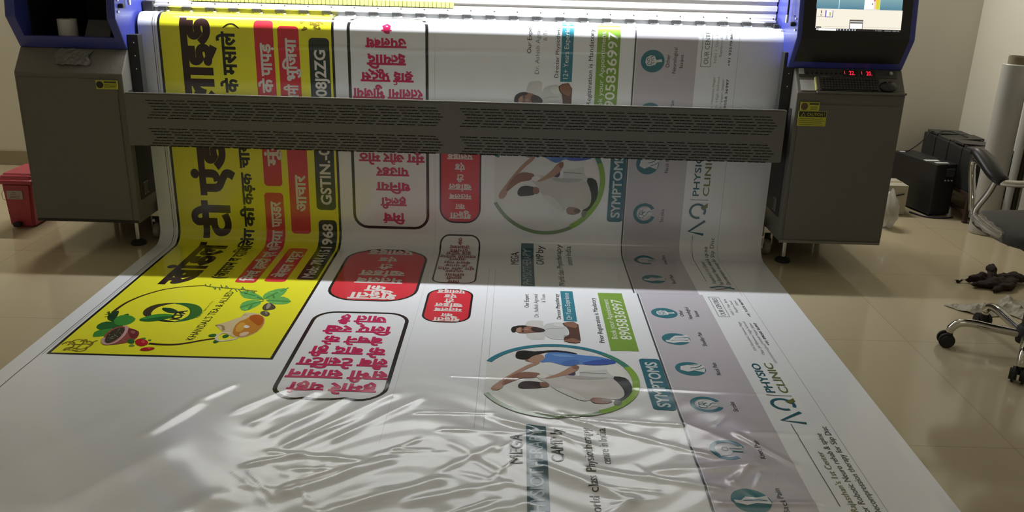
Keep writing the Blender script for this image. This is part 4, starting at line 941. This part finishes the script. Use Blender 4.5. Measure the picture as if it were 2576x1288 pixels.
# sheet of paper under the keyboard's left end
pm = mat('grey_white_paper', (.40, .40, .40), .6)
pa = tag(slope_quad(MB(), 1.300, 1.385, .10, .52, .0025, .001).build('paper_sheet', pm), 'grey-white paper scrap under the left end of the keyboard', 'paper')
pa2 = tag(slope_quad(MB(), 1.298, 1.322, .74, .97, .0055, .002).build('paper_label', pm), 'small white paper label left of the row of buttons', 'paper')
# white roll standing in the opening of the left head, grey paper on its slope, loose cable
rl = empty('paper_roll', (-2.115, 4.19, .985), 'white roll standing in the opening of the blue left head', 'roll')
MB().lathe([(.016, 0), (.043, 0), (.043, .105), (.016, .105), (.016, .0)], (-2.115, 4.19, .985)).build('paper', mat('white_tissue', (.70, .69, .66), .8), rl, 50)
MB().lathe([(.0155, .001), (.0165, .001), (.0165, .107), (.0135, .107), (.0135, .001), (.0155, .001)], (-2.115, 4.19, .985)).build('core', mat('card_core', (.35, .27, .18), .8), rl, 50)
q = random.Random(5); t = bmesh.new(); N = 14; g = []
for j in range(9):
    g.append([t.verts.new(slope(-2.115 + .155 * i / N + .008 * math.sin(j), .30 + .62 * j / 8 + .02 * math.sin(i * 1.3), .006 + q.uniform(0, .007))) for i in range(N + 1)])
for j in range(8):
    for i in range(N): t.faces.new((g[j][i], g[j][i + 1], g[j + 1][i + 1], g[j + 1][i]))
m = MB()._merge(t, 0).build('crumpled_paper', mat('dull_grey_film', (.13, .13, .125), .35)); tag(m, 'crumpled grey film on the slanted top of the left cabinet', 'paper')
m.modifiers.new('thickness', 'SOLIDIFY').thickness = .001
tag(MB().tube(catmull([(-2.30, 4.62, .96), (-2.325, 4.60, .945), (-2.345, 4.60, .89), (-2.335, 4.60, .855), (-2.298, 4.60, .835)], 6), .003, 8).build('loose_cable', blk, None, 60), 'thin dark cable looping at the outer side of the left cabinet', 'cable')
# ---------------------------------------------------------------- left side: pedal bin
rdm = mat('red_plastic', (.36, .035, .06), .35, noise=(20, .1))
bn = empty('pedal_bin', (-2.575, 4.48, 0), 'red plastic pedal bin on the floor beside the left cabinet', 'bin')
def frus(x0, x1, y0, y1, z0, X0, X1, Y0, Y1, z1, bev=.012):
    t = bmesh.new(); v = [t.verts.new(p) for p in ((x0, y0, z0), (x1, y0, z0), (x1, y1, z0), (x0, y1, z0), (X0, Y0, z1), (X1, Y0, z1), (X1, Y1, z1), (X0, Y1, z1))]
    for f in ((3, 2, 1, 0), (4, 5, 6, 7), (0, 1, 5, 4), (1, 2, 6, 5), (2, 3, 7, 6), (3, 0, 4, 7)): t.faces.new([v[i] for i in f])
    if bev: bmesh.ops.bevel(t, geom=t.edges[:], offset=bev, segments=3, affect='EDGES')
    m = MB(); m._merge(t, 0); return m
frus(-2.648, -2.522, 4.36, 4.58, 0, -2.655, -2.500, 4.345, 4.60, .245).build('body', rdm, bn, 40)
m = frus(-2.668, -2.488, 4.33, 4.615, .245, -2.660, -2.495, 4.36, 4.60, .290, .012); m.box(-2.668, -2.488, 4.33, 4.615, .240, .262, .006); m.build('lid', rdm, bn, 40)
lb = MB().box(-2.632, -2.550, 4.3445, 4.350, .158, .205, .001).build('label', mat('dull_white_label', (.36, .30, .29), .5), bn)
m = MB(); q = random.Random(2)
for k in range(4): m.box(-2.622 + .006 * k, -2.575 + q.uniform(-.01, .01), 4.3438, 4.3447, .165 + k * .009, .167 + k * .009)
m.build('label_print', mat('dark_red_ink', (.12, .03, .04), .6), lb)
MB().box(-2.615, -2.580, 4.325, 4.36, .012, .034, .005).build('pedal', rub, bn)
MB().tube(catmull([(-2.657, 4.38, .21), (-2.675, 4.375, .18), (-2.672, 4.375, .15), (-2.655, 4.38, .14)], 6), .002, 8).build('handle', steel, bn)
# ---------------------------------------------------------------- right side: power supply, batteries on their rack, carton, bag
um = mat('black_case', (.012, .012, .014), .42); 
def rotz(a): return Matrix.Rotation(a, 3, 'Z')
ups = empty('power_supply', (2.52, 5.23, 0), 'black upright power supply box with white labels on the floor by the wall', 'power supply')
UX0, UX1, UY0, UY1, UZ = 2.50, 2.638, 5.045, 5.43, .32
m = MB().prism([(UX0, UY0), (UX1, UY0 + .03), (UX1 - .10, UY1 + .03), (UX0 - .10, UY1)], .012, UZ, .006, axis='z'); m.build('case', um, ups)
MB().box(UX0 + .065, UX0 + .115, UY0 + .006, UY0 + .02, .245, .295, .003).build('display', mat('dark_display', (.03, .035, .04), .15), ups)
for k in range(3): MB().cyl((UX0 + .068 + k * .020, UY0 + .022, .222), (UX0 + .068 + k * .020, UY0 + .010, .222), .004, seg=12).build('button', rolm, ups)
lbm = mat('white_label', (.62, .62, .62), .5)
for (x, y, w, l) in ((2.515, 5.155, .085, .038), (2.548, 5.095, .080, .030), (2.440, 5.40, .032, .025)):
    MB().box(x - w / 2, x + w / 2, y - l / 2, y + l / 2, UZ - .001, UZ + .001, rot=rotz(.05)).build('label', lbm, ups)
for x, y in ((UX0 + .02, UY0 + .03), (UX1 - .03, UY0 + .05), (UX0 - .06, UY1 - .03), (UX1 - .11, UY1 - .01)): MB().cyl((x, y, 0), (x, y, .014), .015, seg=12).build('foot', rub, ups)
rk = empty('battery_rack', (2.73, 5.3, 0), 'low brown rack under the batteries beside the black power supply', 'rack')
RM = mat('brown_rack_steel', (.045, .024, .018), .5)
RXa, RXb, RYa, RYb, RZ = 2.652, 2.900, 4.92, 5.62, .178
for x in (RXa, RXb - .025):
    for y in (RYa, RYb - .025): MB().box(x, x + .025, y, y + .025, 0, RZ - .02, .002).build('leg', RM, rk)
MB().box(RXa, RXb, RYa, RYb, RZ - .022, RZ, .002).build('shelf', RM, rk)
MB().box(RXa + .004, RXa + .02, RYa + .02, RYb - .02, .05, .07).build('brace', RM, rk); MB().box(RXa + .02, RXb - .02, RYa + .004, RYa + .02, .05, .07).build('brace', RM, rk)
bcm = mat('battery_case_grey', (.018, .019, .021), .45); bl = mat('battery_lid_grey', (.045, .044, .040), .5)
LB = ['farthest of the four black batteries on the rack, nearest the wall', 'second black battery from the wall on the rack', 'third black battery from the wall, its lid tilted', 'nearest of the four black batteries on the rack, behind the chair arm']
for k in range(4):
    y1 = 5.615 - k * .172; y0 = y1 - .165
    b = empty('battery', (2.776, (y0 + y1) / 2, RZ), LB[k], 'battery', 'batteries on the rack')
    MB().box(2.656, 2.896, y0, y1, RZ, RZ + .235, .006).build('case', bcm, b)
    MB().box(2.670, 2.884, y0 + .02, y1 - .012, RZ + .235, RZ + .250, .003, rot=Matrix.Rotation((.03, -.04, .07, -.03)[k], 3, 'Y')).build('lid', bl, b)
    for x in (2.685, 2.865): MB().cyl((x, y0 + .012, RZ + .23), (x, y0 + .012, RZ + .246), .008, seg=10).build('terminal', mat('dull_lead', (.12, .11, .10), .5, .5), b)
tag(MB().tube(catmull([(2.68, 5.52, RZ + .252), (2.65, 5.52, RZ + .245), (2.60, 5.49, .38), (2.54, 5.45, .345), (2.48, 5.41, UZ + .004), (2.46, 5.40, UZ + .0035)], 7), .0035, 8).build('battery_cable', blk, None, 60), 'black cable drooping from the farthest battery to the power supply', 'cable')
tag(MB().tube(catmull([(2.70, 5.50, RZ + .254), (2.73, 5.46, RZ + .268), (2.77, 5.42, RZ + .262), (2.80, 5.34, RZ + .254)], 6), .003, 8).build('battery_cable', blk, None, 60), 'short black cable lying across the battery lids', 'cable')
tag(MB().tube(catmull([(2.42, 5.12, .006), (2.47, 5.03, .006), (2.53, 5.005, .006), (2.60, 5.01, .006), (2.64, 5.03, .006)], 7), .005, 8).build('floor_cable', mat('purple_black_cable', (.03, .025, .05), .4), None, 60), 'dark cable along the floor in front of the power supply', 'cable')
ct = empty('carton', (2.28, 5.15, 0), 'small pale carton between the right cabinet and the power supply', 'box')
cam_ = mat('pale_card', (.42, .39, .31), .7)
MB().box(2.185, 2.362, 5.06, 5.25, .004, .182, .002).build('body', cam_, ct)
MB().box(2.185, 2.362, 5.14, 5.17, .1815, .1832).build('tape', mat('packing_tape', (.40, .34, .22), .25), ct)
MB().tube([(2.27, 5.056, .115), (2.31, 5.056, .125), (2.34, 5.056, .132)], .004, 8).build('strap', rub, ct)
bgm = mat('clear_white_plastic', (.62, .61, .57), .25, trans=.35, alpha=.75)
t = bmesh.new(); bmesh.ops.create_icosphere(t, subdivisions=4, radius=1); q = random.Random(9)
for v in t.verts:
    c = v.co; k = 1 + .10 * math.sin(9 * c.x + 5 * c.z) * math.cos(7 * c.y - 3 * c.z); top = max(0, c.z) ** 2
    v.co = Vector((2.150 + c.x * .050 * k * (1 - .55 * top), 4.80 + c.y * .075 * k * (1 - .5 * top), max(0.004, .105 + c.z * .115 * (1 + .12 * math.sin(8 * c.x)))))
tag(MB()._merge(t, 0).build('plastic_bag', bgm, None, 60), 'crumpled white plastic bag on the floor behind the right cabinet', 'bag')
# ---------------------------------------------------------------- rolls of material by the right wall
vm = mat('grey_white_vinyl', (.42, .415, .39), .36, noise=(5, .06)); cdm = mat('brown_card_tube', (.22, .18, .11), .75); cdd = mat('dark_tube_inside', (.07, .055, .035), .9)
def roll(x, y, r, h, core, h2, label, group, tilt=(0, 0)):
    o = empty('vinyl_roll', (x, y, 0), label, 'roll', group); T = Vector((tilt[0], tilt[1], 0))
    def P(z): return (x + tilt[0] * z, y + tilt[1] * z)
    def sh(mb):
        for v in mb.bm.verts: v.co.x += tilt[0] * v.co.z; v.co.y += tilt[1] * v.co.z
        return mb
    sh(MB().lathe([(core, .0), (r - .004, 0), (r, .004), (r, h - .004), (r - .004, h), (core, h), (core, 0)], (x, y, 0), 40)).build('sheet_wrap', vm, o, 40)
    sh(MB().lathe([(core - .006, .0), (core - .0005, 0), (core - .0005, h2), (core - .006, h2), (core - .006, .0)], (x, y, 0), 32)).build('core', cdm, o, 40)
    sh(MB().lathe([(0, h2 - .20), (core - .0065, h2 - .20), (core - .0065, h2 - .004)], (x, y, 0), 32)).build('core_inside', cdd, o, 40)
    return o
roll(2.672, 4.745, .0695, .945, .047, .985, 'upright grey-white vinyl roll with a brown core, in full view by the right wall', 'vinyl rolls by the right wall')
roll(2.80, 4.545, .060, 1.5, .040, 1.53, 'upright white vinyl roll cut by the right edge of the photo', 'vinyl rolls by the right wall')
roll(2.868, 4.855, .040, 1.75, .028, 1.78, 'slim tall grey-green roll leaning behind the full roll', 'vinyl rolls by the right wall'  )
tag(MB().tube([(2.795, 4.70, 0), (2.815, 4.72, .9), (2.84, 4.735, 1.9)], .015, 14).build('black_pole', mat('dark_olive_pole', (.022, .020, .010), .4), None, 40), 'thin dark pole standing behind the full vinyl roll', 'pole')
t = bmesh.new(); g = []
for j in range(2):
    g.append([t.verts.new((2.86 + .018 * math.sin(i * .9) + .012 * math.sin(i * 2.1 + j), 3.82 + i * .050, .002 + j * 1.7)) for i in range(13)])
for i in range(12): t.faces.new((g[0][i], g[0][i + 1], g[1][i + 1], g[1][i]))
bmesh.ops.subdivide_edges(t, edges=t.edges[:], cuts=3, use_grid_fill=True, smooth=.6)
fs = MB()._merge(t, 0).build('hanging_sheet', mat('white_flex_back', (.60, .585, .54), .5), None, 60); fs.modifiers.new('thickness', 'SOLIDIFY').thickness = .002
tag(fs, 'loose white flex sheet hanging in folds on the right wall', 'sheet')
# ---------------------------------------------------------------- office chair
chm = mat('chrome', (.62, .60, .56), .09, 1.0); fab = mat('dark_grey_cloth', (.045, .043, .038), .75, bump=(300, .3)); clear = mat('clear_wrap', (.75, .74, .70), .22, trans=.6, alpha=.55)
CX, CY = 2.005, 3.10
oc = empty('office_chair', (CX, CY, 0), 'chrome office chair with black arm pads, partly in plastic wrap, cut by the right edge', 'chair')
MB().lathe([(.0, .055), (.034, .055), (.038, .07), (.038, .115), (.030, .125), (.0, .125)], (CX, CY, 0)).build('hub', rub, oc, 40)
MB().cyl((CX, CY, .12), (CX, CY, .30), .026, seg=20).cyl((CX, CY, .30), (CX, CY, .445), .015, seg=16).build('gas_column', blk, oc, 40)
for k in range(5):
    a = math.radians(166 + 72 * k); dx, dy = math.cos(a), math.sin(a); ox, oy = -dy, dx
    def R(r, z): return (CX + dx * r, CY + dy * r, z)
    l = MB().tube(catmull([R(.03, .088), R(.12, .098), R(.20, .108), R(.245, .102), R(.268, .078), R(.272, .062)], 6), [.017] * 12 + [.0165] * 14 + [.015] * 5, 12).build('base_leg', chm, oc, 60)
    wx, wy = CX + dx * .280, CY + dy * .280
    c = MB()
    for s in (-1, 1): c.cyl((wx + ox * s * .004, wy + oy * s * .004, .030), (wx + ox * s * .030, wy + oy * s * .030, .030), .030, seg=24, bev=.008)
    c.cyl((wx - dx * .010, wy - dy * .010, .03), (wx - dx * .010, wy - dy * .010, .066), .012, seg=12); c.build('castor', rub, l, 40)
t = bmesh.new(); bmesh.ops.create_uvsphere(t, u_segments=32, v_segments=16, radius=1)
def sq(v, n): return math.copysign(abs(v) ** n, v)
for v in t.verts:
    c = v.co; v.co = Vector((CX + .01 + sq(c.x, .6) * .225, CY + .06 + sq(c.y, .6) * .215, .490 + sq(c.z, .8) * .042))
MB()._merge(t, 0).build('seat', fab, oc, 60)
MB().box(CX - .10, CX + .10, CY - .09, CY + .09, .432, .452, .004).build('seat_plate', blk, oc)
t = bmesh.new(); bmesh.ops.create_uvsphere(t, u_segments=32, v_segments=20, radius=1)
for v in t.verts:
    c = v.co; z = .78 + sq(c.z, .6) * .29; hw = .235 - .09 * max(0, (z - .58)) * 1.2
    v.co = Vector((CX + .005 + sq(c.x, .6) * hw, CY - .215 - .10 * (z - .5) + sq(c.y, .8) * .034 - .05 * (1 - abs(c.x)) ** 1 * .5, z))
bk = MB()._merge(t, 0).build('backrest', fab, oc, 60)
t = bmesh.new(); bmesh.ops.create_uvsphere(t, u_segments=40, v_segments=24, radius=1); q = random.Random(4)
for v in t.verts:
    c = v.co; z = .765 + sq(c.z, .6) * .315; hw = .252 - .09 * max(0, (z - .58)) * 1.2; k = .006 * math.sin(23 * c.x + 11 * c.z) * math.sin(17 * c.z - 6 * c.y)
    v.co = Vector((CX + .005 + sq(c.x, .6) * (hw + k), CY - .215 - .10 * (z - .5) + sq(c.y, .8) * (.052 + k) - .025 * (1 - abs(c.x)), z + k))
MB()._merge(t, 0).build('plastic_cover', clear, bk, 60)
MB().tube(catmull([(CX, CY, .44), (CX, CY - .16, .44), (CX, CY - .235, .47), (CX, CY - .245, .60)], 6), .016, 10, flat=.6).build('back_support', blk, oc, 60)
for s in (-1, 1):
    X = CX + s * .262
    pts = [(X + .20 * -s, CY - .215, .725), (X + .09 * -s, CY - .135, .715), (X + .01 * -s, CY - .06, .702), (X, CY + .02, .718), (X, CY + .128, .742), (X, CY + .148, .705), (X, CY + .105, .60), (X, CY + .085, .555), (X + .015 * -s, CY + .03, .525), (X + .06 * -s, CY - .03, .495), (X + .16 * -s, CY - .06, .458)]
    f = MB().tube(catmull(pts, 7), .0125, 12).build('armrest_frame', chm, oc, 60)
    p2 = [(X, CY - .035, .715), (X, CY + .0, .65), (X + .002 * s, CY + .055, .575), (X + .005 * -s, CY + .065, .535)]
    MB().tube(catmull(p2, 7), .0115, 12).build('arm_brace', chm, f, 60)
    n = catmull([(X + .01 * -s, CY - .062, .704), (X, CY - .02, .722), (X, CY + .05, .750), (X, CY + .11, .768), (X, CY + .150, .766)], 6)
    rr_ = [.026 + .008 * math.sin(PI * min(1, i / (len(n) - 1) * 1.15)) for i in range(len(n))]; rr_[0] = .016; rr_[-1] = .014; rr_[-2] = .021
    MB().tube(n, rr_, 16, flat=.75).build('arm_pad', blk, f, 60)
    MB().tube(catmull([(X + .002 * -s, CY + .075, .550), (X + .012 * -s, CY + .04, .530), (X + .05 * -s, CY - .02, .500), (X + .10 * -s, CY - .045, .478)], 8), [.021 + .003 * math.sin(i * 1.7) for i in range(25)], 14).build('plastic_sleeve', clear, f, 60)
# ---------------------------------------------------------------- litter on the floor at the right
def heap(name, m, label, cat, blobs, seed):
    """a limp crumpled cloth: folded lobes merged into one skin"""
    bm = bmesh.new(); q = random.Random(seed)
    for (p0, p1, r0, r1, fl) in blobs:
        n = 14; pts = [Vector(p0).lerp(Vector(p1), i / (n - 1)) for i in range(n)]
        t = MB().tube([(p.x, p.y, p.z + .004 * math.sin(i * 1.1)) for i, p in enumerate(pts)], [max(.003, (r0 + (r1 - r0) * i / (n - 1)) * (math.sin(PI * (i + .6) / (n + .2)) ** .45) * q.uniform(.82, 1.12)) for i in range(n)], 14, flat=fl).bm
        me = bpy.data.meshes.new('t'); t.to_mesh(me); t.free(); bm.from_mesh(me); bpy.data.meshes.remove(me)
    me = bpy.data.meshes.new(name); bm.to_mesh(me); bm.free(); o = link(name, me, m, None, True)
    r = o.modifiers.new('skin', 'REMESH'); r.mode = 'VOXEL'; r.voxel_size = .006; r.use_smooth_shade = True
    tx = bpy.data.textures.new(name, 'CLOUDS'); tx.noise_scale = .035
    d = o.modifiers.new('creases', 'DISPLACE'); d.texture = tx; d.strength = .026; d.mid_level = .55
    dg = bpy.context.evaluated_depsgraph_get(); me2 = bpy.data.meshes.new_from_object(o.evaluated_get(dg), depsgraph=dg)
    o.modifiers.clear(); o.data = me2
    zmin = min(v.co.z for v in me2.vertices)
    for v in me2.vertices: v.co.z = max(v.co.z, .001)
    for p in me2.polygons: p.use_smooth = True
    return tag(o, label, cat)
rgm = mat('dark_brown_rag', (.018, .008, .0055), .9, bump=(120, .5))
heap('rag', rgm, 'dark brown crumpled rag on the floor beyond the chair castors', 'rag',
     [((2.175, 3.90, .025), (2.33, 3.93, .030), .030, .034, .7), ((2.31, 3.94, .045), (2.345, 4.02, .05), .030, .02, .8), ((2.33, 3.91, .03), (2.47, 3.91, .028), .038, .036, .7), ((2.17, 3.835, .015), (2.40, 3.875, .025), .030, .045, .6), ((2.24, 3.78, .012), (2.36, 3.83, .02), .02, .03, .6), ((2.115, 3.905, .008), (2.20, 3.905, .014), .006, .014, .7)], 3)
wpm = mat('pale_wrapper', (.34, .31, .24), .5, trans=.15, bump=(60, .4))
crumple('crumpled_wrapper', [uvp for uvp in [(1.93, 3.60), (1.97, 3.54), (2.05, 3.47), (2.14, 3.49), (2.13, 3.58), (2.16, 3.63), (2.06, 3.62)]], .035, wpm, 'pale crumpled wrapper on the floor left of the rearmost castor', 'wrapper', 4, .012, .5)
crumple('crumpled_wrapper', [(2.14, 3.56), (2.22, 3.42), (2.34, 3.42), (2.40, 3.55), (2.33, 3.66), (2.22, 3.68)], .05, wpm, 'pale crumpled wrapper under the chair behind its chrome legs', 'wrapper', 8, .012, .6)
